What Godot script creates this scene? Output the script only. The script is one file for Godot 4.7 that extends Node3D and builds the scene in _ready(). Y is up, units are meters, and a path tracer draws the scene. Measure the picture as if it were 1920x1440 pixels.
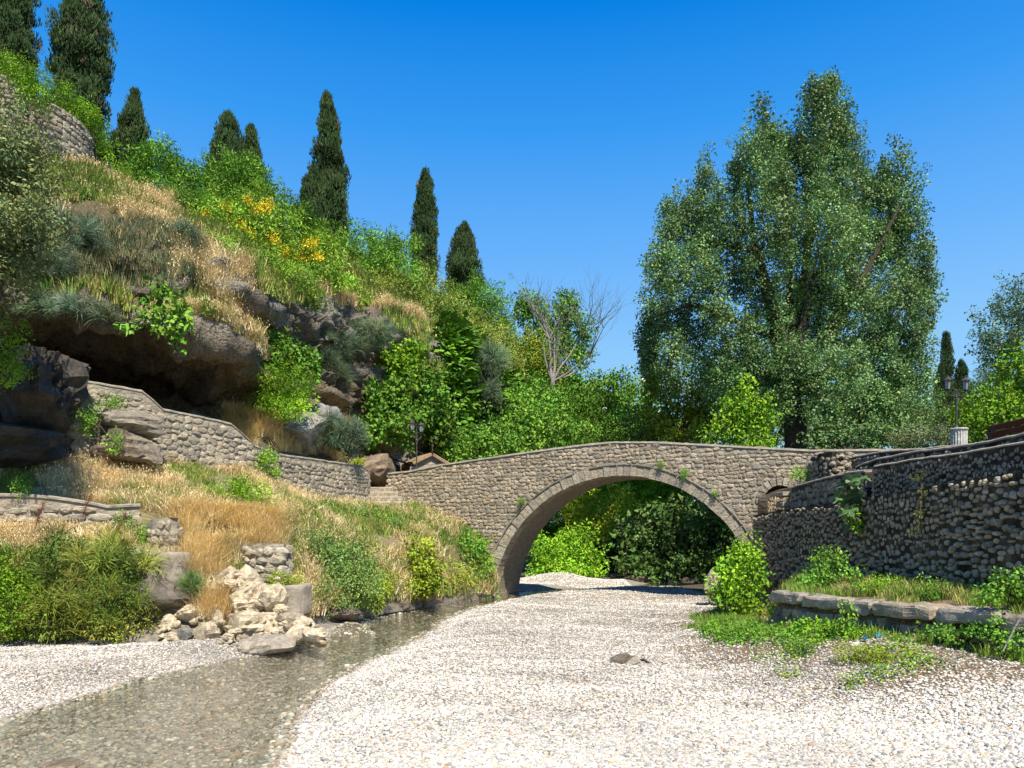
extends Node3D
# A dry summer river bed with an old stone arch bridge below a cliff of cypresses.
const F := 1400.0          # focal length of the picture in pixels (1920 wide)
const HY := 1020.0         # pixel row of the horizon
const EYE := 1.6
var rng := RandomNumberGenerator.new()
var nz := FastNoiseLite.new()
var rz := FastNoiseLite.new()
var M := {}
var CL := {}
var STONES: Array[ArrayMesh] = []
var PEBBLES: Array[ArrayMesh] = []

# ---------------------------------------------------------------- helpers
func P(px: float, py: float, d: float) -> Vector3:
	return Vector3((px - 960.0) / F * d, EYE + (HY - py) / F * d, -d)

func rr(a: float, b: float) -> float:
	return rng.randf_range(a, b)

func tri_st() -> SurfaceTool:
	var st := SurfaceTool.new()
	st.begin(Mesh.PRIMITIVE_TRIANGLES)
	return st

func t3(st: SurfaceTool, a: Vector3, b: Vector3, c: Vector3) -> void:
	st.add_vertex(a); st.add_vertex(b); st.add_vertex(c)

func q4(st: SurfaceTool, a: Vector3, b: Vector3, c: Vector3, d: Vector3) -> void:
	t3(st, a, b, c); t3(st, a, c, d)

func mi(called: String, mesh: Mesh, mat: Material, parent: Node = null, xf := Transform3D()) -> MeshInstance3D:
	var o := MeshInstance3D.new()
	o.name = called
	o.mesh = mesh
	if mat: o.material_override = mat
	o.transform = xf
	(parent if parent else self).add_child(o, true)
	return o

func tag(o: Node, label: String, category := "", group := "", kind := "") -> Node:
	if label: o.set_meta("label", label)
	if category: o.set_meta("category", category)
	if group: o.set_meta("group", group)
	if kind: o.set_meta("kind", kind)
	return o

func thing(called: String, label: String, category: String, at := Vector3.ZERO, group := "") -> Node3D:
	var o := Node3D.new()
	o.name = called
	o.position = at
	add_child(o, true)
	tag(o, label, category, group)
	return o

func mm(called: String, mesh: Mesh, mat: Material, xfs: Array, cols: PackedColorArray, parent: Node = null) -> MultiMeshInstance3D:
	var m := MultiMesh.new()
	m.transform_format = MultiMesh.TRANSFORM_3D
	m.use_colors = true
	m.mesh = mesh
	m.instance_count = xfs.size()
	for i in xfs.size():
		m.set_instance_transform(i, xfs[i])
		m.set_instance_color(i, cols[i])
	var o := MultiMeshInstance3D.new()
	o.name = called
	o.multimesh = m
	o.material_override = mat
	(parent if parent else self).add_child(o, true)
	return o

func sm(a: float, b: float, x: float) -> float:
	return smoothstep(a, b, x)

func lin(xs: Array, ys: Array, x: float) -> float:
	if x <= xs[0]: return ys[0]
	for i in range(1, xs.size()):
		if x <= xs[i]:
			return lerpf(ys[i - 1], ys[i], (x - xs[i - 1]) / (xs[i] - xs[i - 1]))
	return ys[-1]

func tube(st: SurfaceTool, pts: Array, radii: Array, sides := 6) -> void:
	var prev: Array = []
	var n := pts.size()
	for i in n:
		var p: Vector3 = pts[i]
		var dir: Vector3 = (pts[mini(i + 1, n - 1)] - pts[maxi(i - 1, 0)]).normalized()
		var a := dir.cross(Vector3(0.31, 0.2, 0.93)).normalized()
		if a.length() < 0.5: a = dir.cross(Vector3.RIGHT).normalized()
		var b := dir.cross(a)
		var ring: Array = []
		for k in sides:
			var t := TAU * k / sides
			ring.append(p + (a * cos(t) + b * sin(t)) * float(radii[i]))
		if i > 0:
			for k in sides:
				var k2 := (k + 1) % sides
				q4(st, prev[k], ring[k], ring[k2], prev[k2])
		prev = ring
	for k in range(1, sides - 1):
		t3(st, prev[0], prev[k], prev[k + 1])

func lathe(st: SurfaceTool, prof: Array, at: Vector3, sides := 10) -> void:
	for i in range(1, prof.size()):
		var a: Vector2 = prof[i - 1]
		var b: Vector2 = prof[i]
		for k in sides:
			var t0 := TAU * k / sides
			var t1 := TAU * (k + 1) / sides
			var a0 := at + Vector3(a.x * cos(t0), a.y, a.x * sin(t0))
			var a1 := at + Vector3(a.x * cos(t1), a.y, a.x * sin(t1))
			var b0 := at + Vector3(b.x * cos(t0), b.y, b.x * sin(t0))
			var b1 := at + Vector3(b.x * cos(t1), b.y, b.x * sin(t1))
			if a.x < 1e-4: t3(st, a0, b0, b1)
			elif b.x < 1e-4: t3(st, a0, b0, a1)
			else: q4(st, a0, b0, b1, a1)

func box(st: SurfaceTool, xf: Transform3D, s: Vector3, bev := 0.012) -> void:
	# a box with chamfered edges
	var h := s * 0.5
	var v := func(x: int, y: int, z: int, ax: int) -> Vector3:
		var p := Vector3(x * (h.x - (0.0 if ax == 0 else bev)), y * (h.y - (0.0 if ax == 1 else bev)), z * (h.z - (0.0 if ax == 2 else bev)))
		return xf * p
	for s1 in [-1, 1]:
		_fc(st, [v.call(s1, -1, -1, 0), v.call(s1, 1, -1, 0), v.call(s1, 1, 1, 0), v.call(s1, -1, 1, 0)], s1)
		_fc(st, [v.call(-1, s1, -1, 1), v.call(-1, s1, 1, 1), v.call(1, s1, 1, 1), v.call(1, s1, -1, 1)], s1)
		_fc(st, [v.call(-1, -1, s1, 2), v.call(1, -1, s1, 2), v.call(1, 1, s1, 2), v.call(-1, 1, s1, 2)], s1)
		for s2 in [-1, 1]:
			_fc(st, [v.call(s1, s2, -1, 0), v.call(s1, s2, 1, 0), v.call(s1, s2, 1, 1), v.call(s1, s2, -1, 1)], s1 * s2 * -1)
			_fc(st, [v.call(s1, -1, s2, 0), v.call(s1, 1, s2, 0), v.call(s1, 1, s2, 2), v.call(s1, -1, s2, 2)], s1 * s2)
			_fc(st, [v.call(-1, s1, s2, 1), v.call(1, s1, s2, 1), v.call(1, s1, s2, 2), v.call(-1, s1, s2, 2)], s1 * s2 * -1)
			for s3 in [-1, 1]:
				var a: Array = [v.call(s1, s2, s3, 0), v.call(s1, s2, s3, 1), v.call(s1, s2, s3, 2)]
				if s1 * s2 * s3 < 0: t3(st, a[0], a[1], a[2])
				else: t3(st, a[0], a[2], a[1])

func _fc(st: SurfaceTool, p: Array, s: int) -> void:
	if s > 0: q4(st, p[3], p[2], p[1], p[0])
	else: q4(st, p[0], p[1], p[2], p[3])

func beam(st: SurfaceTool, a: Vector3, b: Vector3, w: float, h: float, up := Vector3.UP) -> void:
	var z := (b - a).normalized()
	var x := up.cross(z).normalized()
	box(st, Transform3D(Basis(x, z.cross(x), z), (a + b) * 0.5), Vector3(w, h, a.distance_to(b)), minf(w, h) * 0.12)

# ---------------------------------------------------------------- materials
func ntex(kind: String, freq: float, lo: Color, hi: Color, sd := 1, size := 512, mid = null) -> NoiseTexture2D:
	var n := FastNoiseLite.new()
	n.seed = sd
	n.frequency = freq
	if kind == "cell":
		n.noise_type = FastNoiseLite.TYPE_CELLULAR
		n.cellular_return_type = FastNoiseLite.RETURN_CELL_VALUE
		n.fractal_type = FastNoiseLite.FRACTAL_NONE
	elif kind == "edge":
		n.noise_type = FastNoiseLite.TYPE_CELLULAR
		n.cellular_return_type = FastNoiseLite.RETURN_DISTANCE2_SUB
		n.fractal_type = FastNoiseLite.FRACTAL_NONE
	elif kind == "ridge":
		n.noise_type = FastNoiseLite.TYPE_SIMPLEX_SMOOTH
		n.fractal_type = FastNoiseLite.FRACTAL_RIDGED
		n.fractal_octaves = 7
		n.fractal_gain = 0.62
	else:
		n.noise_type = FastNoiseLite.TYPE_SIMPLEX_SMOOTH
		n.fractal_octaves = 6
		n.fractal_gain = 0.6
	var t := NoiseTexture2D.new()
	t.width = size
	t.height = size
	t.seamless = kind != "cell" and kind != "edge"
	t.noise = n
	var g := Gradient.new()
	g.offsets = PackedFloat32Array([0.0, 1.0])
	g.colors = PackedColorArray([lo, hi])
	if mid != null:
		for m in mid: g.add_point(m[0], m[1])
	t.color_ramp = g
	return t

func mat(color: Color, rough: float, tex: Texture2D = null, scale := 1.0, bump: Texture2D = null, bump_cm := 2.0, vcol := false, world := true) -> StandardMaterial3D:
	var m := StandardMaterial3D.new()
	m.albedo_color = color.linear_to_srgb()
	m.roughness = rough
	m.metallic_specular = 0.35
	if tex: m.albedo_texture = tex
	if bump:
		m.heightmap_enabled = true
		m.heightmap_texture = bump
		m.heightmap_scale = bump_cm
	if tex or bump:
		m.uv1_triplanar = true
		m.uv1_world_triplanar = world
		m.uv1_scale = Vector3.ONE * scale
	m.vertex_color_use_as_albedo = vcol
	return m

func leafmat(rough := 0.5, spec := 0.35, back := 0.45) -> StandardMaterial3D:
	var m := StandardMaterial3D.new()
	m.albedo_color = Color.WHITE
	m.roughness = rough
	m.metallic_specular = spec
	m.vertex_color_use_as_albedo = true
	m.backlight_enabled = true
	m.backlight = Color(back, back, back)
	return m

func materials() -> void:
	var g := func(v: float) -> Color: return Color(v, v, v)
	var mottle := ntex("fbm", 0.012, g.call(0.6), g.call(1.0), 3)
	var fine := ntex("fbm", 0.03, g.call(0.0), g.call(1.0), 5)
	var ridge := ntex("ridge", 0.014, g.call(0.0), g.call(1.0), 8, 1024)
	M.mottle = mottle
	M.fine = fine
	M.stone = mat(Color.WHITE, 0.92, mottle, 0.9, fine, 2.0, true)
	M.tints = []
	for c in [Color(0.57, 0.485, 0.355), Color(0.48, 0.42, 0.32), Color(0.66, 0.58, 0.44), Color(0.40, 0.355, 0.285), Color(0.60, 0.505, 0.36)]:
		M.tints.append(mat(c, 0.92, mottle, 0.9, fine, 2.0))
	M.cobtints = []
	for c in [Color(0.46, 0.385, 0.275), Color(0.56, 0.48, 0.36), Color(0.32, 0.27, 0.19), Color(0.48, 0.42, 0.33)]:
		M.cobtints.append(mat(c, 0.85, mottle, 1.4, fine, 1.0))
	M.mortar = mat(Color(0.50, 0.43, 0.32), 0.95, mottle, 0.6, fine, 3.0)
	M.soffit = mat(Color(0.45, 0.38, 0.275), 0.95, mottle, 0.8, fine, 4.0)
	M.darkmortar = mat(Color(0.16, 0.13, 0.085), 0.95, ntex("fbm", 0.008, g.call(0.25), g.call(1.0), 13), 0.5, fine, 4.0)
	M.concrete = mat(Color(0.46, 0.40, 0.31), 0.9, mottle, 0.5, fine, 1.2)
	M.cement = mat(Color(0.50, 0.44, 0.34), 0.92, mottle, 0.5, fine, 2.0)
	M.rock = mat(Color.WHITE, 0.95, ntex("ridge", 0.01, g.call(0.38), g.call(1.0), 21, 1024), 0.45, ridge, 12.0, true)
	M.boulder = mat(Color.WHITE, 0.95, mottle, 1.3, ridge, 2.6, true)
	M.gravel = mat(Color.WHITE, 0.9, ntex("cell", 0.11, Color(0.30, 0.28, 0.25), Color(0.95, 0.94, 0.92), 31, 1024, [[0.3, Color(0.86, 0.85, 0.83)], [0.5, Color(0.72, 0.66, 0.58)], [0.62, Color(0.93, 0.91, 0.88)], [0.78, Color(0.70, 0.69, 0.68)]]), 0.42, ntex("edge", 0.11, g.call(0.0), g.call(1.0), 31, 1024), 3.0, true)
	M.pebble = mat(Color.WHITE, 0.8, null, 1.0, null, 1.0, true)
	M.leaf = leafmat(0.6, 0.22, 0.45)
	M.gloss = leafmat(0.42, 0.33, 0.5)
	M.dull = leafmat(0.75, 0.2, 0.3)
	M.grass = leafmat(0.7, 0.2, 0.4)
	M.bark = mat(Color(0.13, 0.10, 0.075), 0.95, mottle, 1.2, fine, 3.0)
	M.deadwood = mat(Color(0.40, 0.37, 0.335), 0.9, mottle, 1.2, fine, 1.0)
	M.iron = mat(Color(0.075, 0.066, 0.066), 0.5)
	M.iron.metallic = 0.3
	M.glass = StandardMaterial3D.new()
	M.glass.albedo_color = Color(0.75, 0.8, 0.82, 0.35)
	M.glass.transparency = BaseMaterial3D.TRANSPARENCY_ALPHA
	M.glass.roughness = 0.1
	M.white_stone = mat(Color(0.78, 0.75, 0.68), 0.85, mottle, 0.8, fine, 1.0)
	M.red_wood = mat(Color(0.13, 0.035, 0.022), 0.55, mottle, 2.0)
	M.tile = mat(Color(0.42, 0.29, 0.17), 0.9, mottle, 1.5, fine, 2.0)
	M.globe = mat(Color(0.8, 0.8, 0.78), 0.3)
	M.water = StandardMaterial3D.new()
	M.water.albedo_color = Color(0.25, 0.25, 0.15, 0.16)
	M.water.transparency = BaseMaterial3D.TRANSPARENCY_ALPHA
	M.water.roughness = 0.06
	var nn := FastNoiseLite.new()
	nn.seed = 44
	nn.frequency = 0.02
	nn.fractal_octaves = 4
	var nt := NoiseTexture2D.new()
	nt.width = 512; nt.height = 512; nt.seamless = true
	nt.noise = nn
	nt.as_normal_map = true
	nt.bump_strength = 5.0
	M.water.normal_enabled = true
	M.water.normal_texture = nt
	M.water.normal_scale = 1.1
	M.water.uv1_triplanar = true
	M.water.uv1_world_triplanar = true
	M.water.uv1_scale = Vector3(1.1, 1.1, 2.6)

# ---------------------------------------------------------------- shared small meshes
func stone_mesh(sd: int, round_ := 0.6) -> ArrayMesh:
	rng.seed = sd
	var st := tri_st()
	var n := rng.randi_range(7, 9)
	var o: Array = []; var b: Array = []; var c: Array = []
	var ph := rr(0, TAU)
	for k in n:
		var t := ph + TAU * (k + rr(-0.22, 0.22)) / n
		var ct := cos(t); var sn := sin(t)
		var e := pow(pow(absf(ct), 3.2) + pow(absf(sn), 3.2), -1.0 / 3.2)
		var r := 0.5 * lerpf(e, 1.0, 0.25) * rr(0.86, 1.06)
		o.append(Vector3(ct * r, sn * r, -0.6))
		b.append(Vector3(ct * r * 0.98, sn * r * 0.98, rr(0.25, 0.5)))
		var k2 := lerpf(0.85, 0.62, round_) * rr(0.9, 1.05)
		c.append(Vector3(ct * r * k2, sn * r * k2, rr(0.75, 1.0)))
	var m := Vector3(rr(-0.1, 0.1), rr(-0.1, 0.1), rr(0.9, 1.12))
	for k in n:
		var j := (k + 1) % n
		q4(st, o[k], b[k], b[j], o[j])
		q4(st, b[k], c[k], c[j], b[j])
		t3(st, c[k], m, c[j])
	return st.commit()

func pebble_mesh(sd: int) -> ArrayMesh:
	rng.seed = sd
	var st := tri_st()
	var n := 7
	var rows: Array = []
	for i in 4:
		var ring: Array = []
		var y: float = [-0.4, -0.05, 0.28, 0.42][i]
		var r: float = [0.34, 0.5, 0.42, 0.2][i]
		for k in n:
			var t := TAU * (k + 0.5 * (i % 2) + rr(-0.15, 0.15)) / n
			ring.append(Vector3(cos(t) * r * rr(0.9, 1.1), y + rr(-0.03, 0.03), sin(t) * r * rr(0.9, 1.1)))
		rows.append(ring)
	for i in 3:
		for k in n:
			var j := (k + 1) % n
			q4(st, rows[i][k], rows[i + 1][k], rows[i + 1][j], rows[i][j])
	for k in n:
		t3(st, rows[3][k], Vector3(0, 0.46, 0), rows[3][(k + 1) % n])
	st.generate_normals()
	return st.commit()

func rock_mesh(sd: int, size: Vector3, rough := 0.35, rings := 12, col := Color(0.5, 0.42, 0.32), strata := 0.0) -> ArrayMesh:
	rng.seed = sd
	var off := Vector3(rr(-50, 50), rr(-50, 50), rr(-50, 50))
	var cuts: Array = []
	for i in 9:
		cuts.append([Vector3(rr(-1, 1), rr(-1, 1), rr(-1, 1)).normalized(), rr(0.62, 0.9)])
	var st := tri_st()
	var seg := rings * 2
	var pt := func(i: int, k: int) -> Vector3:
		var th := PI * i / rings
		var ph := TAU * (k % seg) / seg
		var d := Vector3(sin(th) * cos(ph), cos(th), sin(th) * sin(ph))
		var q := d * (1.0 + rough * nz.get_noise_3dv(d * 14.0 + off) + rough * 0.5 * rz.get_noise_3dv(d * 45.0 + off) + rough * 0.22 * nz.get_noise_3dv(d * 130.0 + off))
		for c in cuts:
			var over: float = q.dot(c[0]) - c[1]
			if over > 0: q -= c[0] * over * 0.9
		if strata > 0: q += Vector3(d.x, 0, d.z) * strata * sin(q.y * 14.0 + off.x + nz.get_noise_3dv(d * 20.0) * 2.0)
		return q * size
	st.set_color(col)
	var d_of := func(i: int, k: int) -> Vector3: return Vector3(sin(PI * i / rings) * cos(TAU * k / seg), cos(PI * i / rings), sin(PI * i / rings) * sin(TAU * k / seg))
	for i in rings:
		for k in seg:
			var a: Vector3 = pt.call(i, k)
			var b: Vector3 = pt.call(i, k + 1)
			var c: Vector3 = pt.call(i + 1, k + 1)
			var d: Vector3 = pt.call(i + 1, k)
			st.set_color(col * (0.88 + 0.4 * nz.get_noise_3dv(d_of.call(i, k) * 40.0 + off)))
			if i > 0: t3(st, a, b, c)
			if i < rings - 1: t3(st, a, c, d)
	return st.commit()

func clump(kind: String, sd: int) -> ArrayMesh:
	rng.seed = sd
	var st := tri_st()
	var n := 26; var ln := 0.26; var w := 0.17; var upb := 0.2; var spread := 0.5
	match kind:
		"poplar": n = 44; ln = 0.165; w = 0.15
		"fine": n = 46; ln = 0.24; w = 0.07
		"pinnate": n = 40; ln = 0.3; w = 0.085
		"needle": n = 60; ln = 0.3; w = 0.055
		"fig": n = 15; ln = 0.42; w = 0.34
		"broom": n = 110; ln = 0.8; w = 0.0075
		"small": n = 40; ln = 0.17; w = 0.11
	for i in n:
		var d := Vector3(rr(-1, 1), rr(-1, 1), rr(-1, 1))
		while d.length() > 1.0 or d.length() < 0.1: d = Vector3(rr(-1, 1), rr(-1, 1), rr(-1, 1))
		var p := d * spread
		var u := d.normalized()
		if kind == "needle":
			var dir := (Vector3(0, 1.3, 0) + u * 0.8 + Vector3(rr(-0.4, 0.4), 0, rr(-0.4, 0.4))).normalized()
			var sd2 := dir.cross(Vector3(rr(-1, 1), 0.2, rr(-1, 1))).normalized() * w
			var tip := p + dir * ln
			var mid := p + dir * ln * 0.4
			t3(st, p, mid + sd2, tip); t3(st, p, tip, mid - sd2)
			continue
		if kind == "broom":
			var dir2 := Vector3(rr(-0.5, 0.5), rr(0.1, 0.9), rr(-0.5, 0.5)).normalized()
			var q := Vector3(rr(-0.15, 0.15), rr(-0.2, 0.1), rr(-0.15, 0.15))
			var sd3 := dir2.cross(Vector3(rr(-1, 1), rr(-1, 1), rr(-1, 1))).normalized() * w
			var m1 := q + dir2 * ln * 0.5
			var e1 := m1 + (dir2 + Vector3(0, -0.55, 0)).normalized() * ln * 0.5
			q4(st, q - sd3, m1 - sd3, m1 + sd3, q + sd3)
			t3(st, m1 - sd3, e1, m1 + sd3)
			continue
		var fwd := (u + Vector3(rr(-1, 1), rr(-1, 0.6), rr(-1, 1)) * 0.9).normalized()
		var nrm := (Vector3(0, 0.8, 0) + u * 0.7 + Vector3(rr(-1, 1), rr(-1, 1), rr(-1, 1)) * 0.8).normalized()
		var side := fwd.cross(nrm)
		if side.length() < 0.05: side = Vector3.RIGHT
		side = side.normalized()
		nrm = side.cross(fwd).normalized()
		var l := ln * rr(0.7, 1.2)
		var ww := w * 0.5 * rr(0.8, 1.2)
		var drop := nrm * (-0.25 * ww)
		var tip2 := p + fwd * l - nrm * l * 0.12
		var c := p + fwd * l * 0.45
		t3(st, p, c + side * ww + drop, tip2)
		t3(st, p, tip2, c - side * ww + drop)
	return st.commit()

func tuft(sd: int, n: int, w: float, lean: float, seeds := false) -> ArrayMesh:
	rng.seed = sd
	var st := tri_st()
	for i in n:
		var a := rr(0, TAU)
		var r := sqrt(rng.randf()) * 0.4
		var p := Vector3(cos(a) * r, -0.05, sin(a) * r)
		var b := rr(0, TAU)
		var l := Vector3(cos(b), 0, sin(b)) * lean * rr(0.3, 1.2)
		var h := rr(0.5, 1.1)
		var sd2 := Vector3(cos(b + 1.57), 0, sin(b + 1.57)) * w * rr(0.7, 1.3)
		var m := p + Vector3(0, h * 0.6, 0) + l * 0.35
		var e := p + Vector3(0, h * rr(0.8, 1.0), 0) + l
		q4(st, p - sd2, m - sd2 * 0.8, m + sd2 * 0.8, p + sd2)
		t3(st, m - sd2 * 0.8, e, m + sd2 * 0.8)
		if seeds and i % 3 == 0:
			q4(st, e - sd2 * 1.5 - l * 0.04, e + Vector3(0, 0.07, 0), e + sd2 * 1.5, e - Vector3(0, 0.06, 0))
	return st.commit()

func shared_meshes() -> void:
	for i in 8: STONES.append(stone_mesh(100 + i))
	for i in 8: COBS.append(stone_mesh(200 + i, 1.0))
	meshes = STONES
	for i in 5: PEBBLES.append(pebble_mesh(300 + i))
	for k in ["broad", "poplar", "fine", "pinnate", "needle", "fig", "broom", "small"]:
		CL[k] = clump(k, 700 + hash(k) % 97)
	CL.grass = tuft(41, 22, 0.016, 0.45)
	CL.straw = tuft(42, 26, 0.013, 0.75, true)
	CL.hay = tuft(45, 34, 0.009, 1.0, false)
	CL.wisp = tuft(43, 12, 0.010, 0.5, true)
	CL.herb = clump("small", 911)

# ---------------------------------------------------------------- terrain
var SX: Array = [[-3.6, -2.0], [-3.6, 2.0], [-3.45, 5.0], [-3.6, 7.5], [-3.55, 9.5], [-3.1, 11.5], [-2.55, 14.0], [-2.35, 17.8], [-1.75, 20.5], [-0.45, 24.3], [0.9, 26.8], [3.0, 28.6], [6.0, 30.5], [8.0, 34.0], [8.5, 44.0]]
var SW: Array = [1.9, 1.9, 1.7, 1.45, 1.25, 1.0, 0.85, 0.85, 0.72, 0.7, 0.75, 0.85, 1.1, 1.3, 1.4]

func stream_e(x: float, d: float) -> float:
	var best := 1e9
	for i in SX.size() - 1:
		var a := Vector2(SX[i][0], SX[i][1])
		var b := Vector2(SX[i + 1][0], SX[i + 1][1])
		var p := Vector2(x, d)
		var t := clampf((p - a).dot(b - a) / (b - a).length_squared(), 0, 1)
		best = minf(best, p.distance_to(a.lerp(b, t)) - lerpf(SW[i], SW[i + 1], t))
	return best

func ledge_x(d: float) -> float:
	return lin([4.0, 6.0, 7.7, 9.5, 11.4, 13.0, 16.0, 18.2], [6.4, 5.95, 5.3, 4.55, 3.95, 4.3, 5.2, 6.1], d)

func ground_y(x: float, d: float) -> float:
	var e := stream_e(x, d) + 0.12 * nz.get_noise_2d(x * 9.0, d * 9.0)
	var y := 0.0
	if e < 0.0: y = -0.15 - 0.2 * sm(0.0, 0.7, -e)
	else: y = -0.15 + 0.17 * sm(0.0, 0.9, e)
	y += 0.11 * nz.get_noise_2d(x * 4.0, d * 4.0 + 70.0) * sm(0.3, 1.6, e) + 0.018 * nz.get_noise_2d(x * 22.0, d * 22.0)
	y += 0.27 * exp(-(pow(x + 3.0, 2) / 0.25 + pow(d - 14.6, 2) / 0.3))
	y += 0.34 * exp(-(pow(x - 1.9, 2) / 1.8 + pow(d - 31.6, 2) / 1.2))
	if d < 20.0 and x > 0: y += 0.4 * sm(2.2, 4.6, x) * sm(16.0, 10.0, d)
	if x > 1.0 and d < 21.0:
		var lx := ledge_x(d)
		var w := 0.06 if d < 11.4 else 0.06 + (d - 11.4) * 0.35
		var k := sm(lx + 0.02, lx + 0.08 + w, x)
		y = lerpf(y, 0.84 + 0.1 * sm(lx, 6.1, x) + 0.04 * nz.get_noise_2d(x * 12.0, d * 12.0), k)
		if d < 19.2:
			y = lerpf(y, 2.3, sm(6.2, 6.35, x))
			y = lerpf(y, 2.85, sm(7.0, 7.15, x))
			y = lerpf(y, 3.1, sm(9.0, 14.0, x))
		else: y = lerpf(y, 3.2, sm(6.6, 7.8, x))
	elif x > 1.0 and d < 24.0:
		y = lerpf(y, 3.2, sm(7.6, 9.5, x))
	elif x > 2.0:
		var xb := lin([24.0, 31.0, 36.0, 44.0], [7.6, 8.6, 9.8, 10.2], d)
		y = lerpf(y, 4.0 + 0.02 * (d - 24.0), sm(xb, xb + 3.0, x))
	return y

func G(x: float, d: float) -> Vector3:
	return Vector3(x, ground_y(x, d), -d)

func ground() -> void:
	var xs: Array[float] = []
	var ds: Array[float] = []
	for v in [-500.0, -200.0, -80.0, -40.0, -25.0, -18.0]: xs.append(v)
	var x := -14.0
	while x < 14.0:
		xs.append(x); x += 0.14
	for v in [15.0, 18.0, 25.0, 40.0, 80.0, 200.0, 500.0]: xs.append(v)
	for v in [-400.0, -100.0, -30.0, -8.0, 0.0, 2.0, 3.5]: ds.append(v)
	var d := 4.0
	while d < 44.0:
		ds.append(d); d += 0.12 + maxf(0.0, d - 12.0) * 0.012
	for v in [48.0, 55.0, 70.0, 100.0, 180.0, 300.0, 600.0]: ds.append(v)
	var st := tri_st()
	var nx := xs.size()
	for j in ds.size():
		for i in nx:
			var e := stream_e(xs[i], ds[j])
			var y := ground_y(xs[i], ds[j])
			var c := Color(0.64, 0.60, 0.53)
			var mud := nz.get_noise_2d(xs[i] * 3.0 + 9.0, ds[j] * 5.0)
			c = c * (0.97 + 0.3 * nz.get_noise_2d(xs[i] * 5.0 + 40.0, ds[j] * 8.0))
			c = c.lerp(Color(0.40, 0.34, 0.26), clampf(mud * 1.3, 0, 0.5) * sm(1.0, 4.0, xs[i]))
			c = c.lerp(Color(0.27, 0.25, 0.17), sm(0.1, -0.1, e + 0.1 * nz.get_noise_2d(xs[i] * 20.0, ds[j] * 20.0)))
			if xs[i] > 2.5 and ds[j] < 19.0:
				var soil := sm(ledge_x(ds[j]) - 2.6, ledge_x(ds[j]) - 0.5, xs[i] + mud * 1.4)
				c = c.lerp(Color(0.40, 0.31, 0.20), soil)
			if xs[i] > 6.2 or ds[j] > 33.0 or absf(xs[i]) > 14.5: c = c.lerp(Color(0.16, 0.15, 0.08), 0.9)
			st.set_color(c)
			st.add_vertex(Vector3(xs[i], y, -ds[j]))
	for j in ds.size() - 1:
		for i in nx - 1:
			var a := j * nx + i
			st.add_index(a); st.add_index(a + nx); st.add_index(a + nx + 1)
			st.add_index(a); st.add_index(a + nx + 1); st.add_index(a + 1)
	st.generate_normals()
	tag(mi("gravel_ground", st.commit(), M.gravel), "white and grey river gravel that fills the dry bed", "", "", "structure")

func water() -> void:
	var st := tri_st()
	var L: Array = []; var R: Array = []
	for i in range(1, SX.size()):
		var a := Vector2(SX[i][0], SX[i][1])
		var t := (Vector2(SX[mini(i + 1, SX.size() - 1)][0], SX[mini(i + 1, SX.size() - 1)][1]) - Vector2(SX[i - 1][0], SX[i - 1][1])).normalized()
		var n: Vector2 = Vector2(t.y, -t.x) * (float(SW[i]) + 0.5)
		L.append(Vector3(a.x - n.x, -0.15, -(a.y - n.y)))
		R.append(Vector3(a.x + n.x, -0.15, -(a.y + n.y)))
	for i in L.size() - 1:
		q4(st, L[i], L[i + 1], R[i + 1], R[i])
	tag(mi("stream_water", st.commit(), M.water), "shallow clear stream running over pebbles to the arch", "", "", "structure")

func cat(a: Vector3, b: Vector3, c: Vector3, d: Vector3, t: float) -> Vector3:
	return 0.5 * ((2.0 * b) + (c - a) * t + (2.0 * a - 5.0 * b + 4.0 * c - d) * t * t + (3.0 * b - a - 3.0 * c + d) * t * t * t)

# a terrain sheet through rows of control points; rows[r][c] = [py, depth]
func sheet(cols: Array, rows: Array, su: int, sv: int, amp: Array) -> Dictionary:
	var nc := cols.size(); var nr := rows.size()
	var cp: Array = []
	for r in nr:
		var line: Array = []
		for c in nc: line.append(P(cols[c], rows[r][c][0], rows[r][c][1]))
		cp.append(line)
	var nu := (nc - 1) * su + 1
	var nv := (nr - 1) * sv + 1
	var pts := PackedVector3Array()
	for j in nv:
		var r := mini(j / sv, nr - 2)
		var fv := float(j - r * sv) / sv
		for i in nu:
			var c := mini(i / su, nc - 2)
			var fu := float(i - c * su) / su
			var four: Array = []
			for k in range(-1, 3):
				var ln: Array = cp[clampi(r + k, 0, nr - 1)]
				four.append(cat(ln[maxi(c - 1, 0)], ln[c], ln[c + 1], ln[mini(c + 2, nc - 1)], fu))
			pts.append(cat(four[0], four[1], four[2], four[3], fv))
	var out := PackedVector3Array()
	out.resize(pts.size())
	for j in nv:
		for i in nu:
			var p := pts[j * nu + i]
			var du := pts[j * nu + mini(i + 1, nu - 1)] - pts[j * nu + maxi(i - 1, 0)]
			var dv := pts[mini(j + 1, nv - 1) * nu + i] - pts[maxi(j - 1, 0) * nu + i]
			var n := du.cross(dv).normalized()
			if n.dot(Vector3(0, EYE, 0) - p) < 0 and n.y < 0: n = -n
			var r := clampi(j / sv, 0, nr - 2)
			var a := lerpf(amp[r], amp[r + 1], float(j - r * sv) / sv)
			var s := nz.get_noise_3dv(p * 3.2) * 0.7 + rz.get_noise_3dv(p * Vector3(9.0, 16.0, 9.0)) * 0.6 + nz.get_noise_3dv(p * Vector3(30.0, 48.0, 30.0)) * 0.35 + rz.get_noise_3dv(p * Vector3(5.0, 34.0, 5.0)) * 0.5
			out[j * nu + i] = p + n * a * s
	return {"p": out, "nu": nu, "nv": nv, "sv": sv, "su": su}

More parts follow.
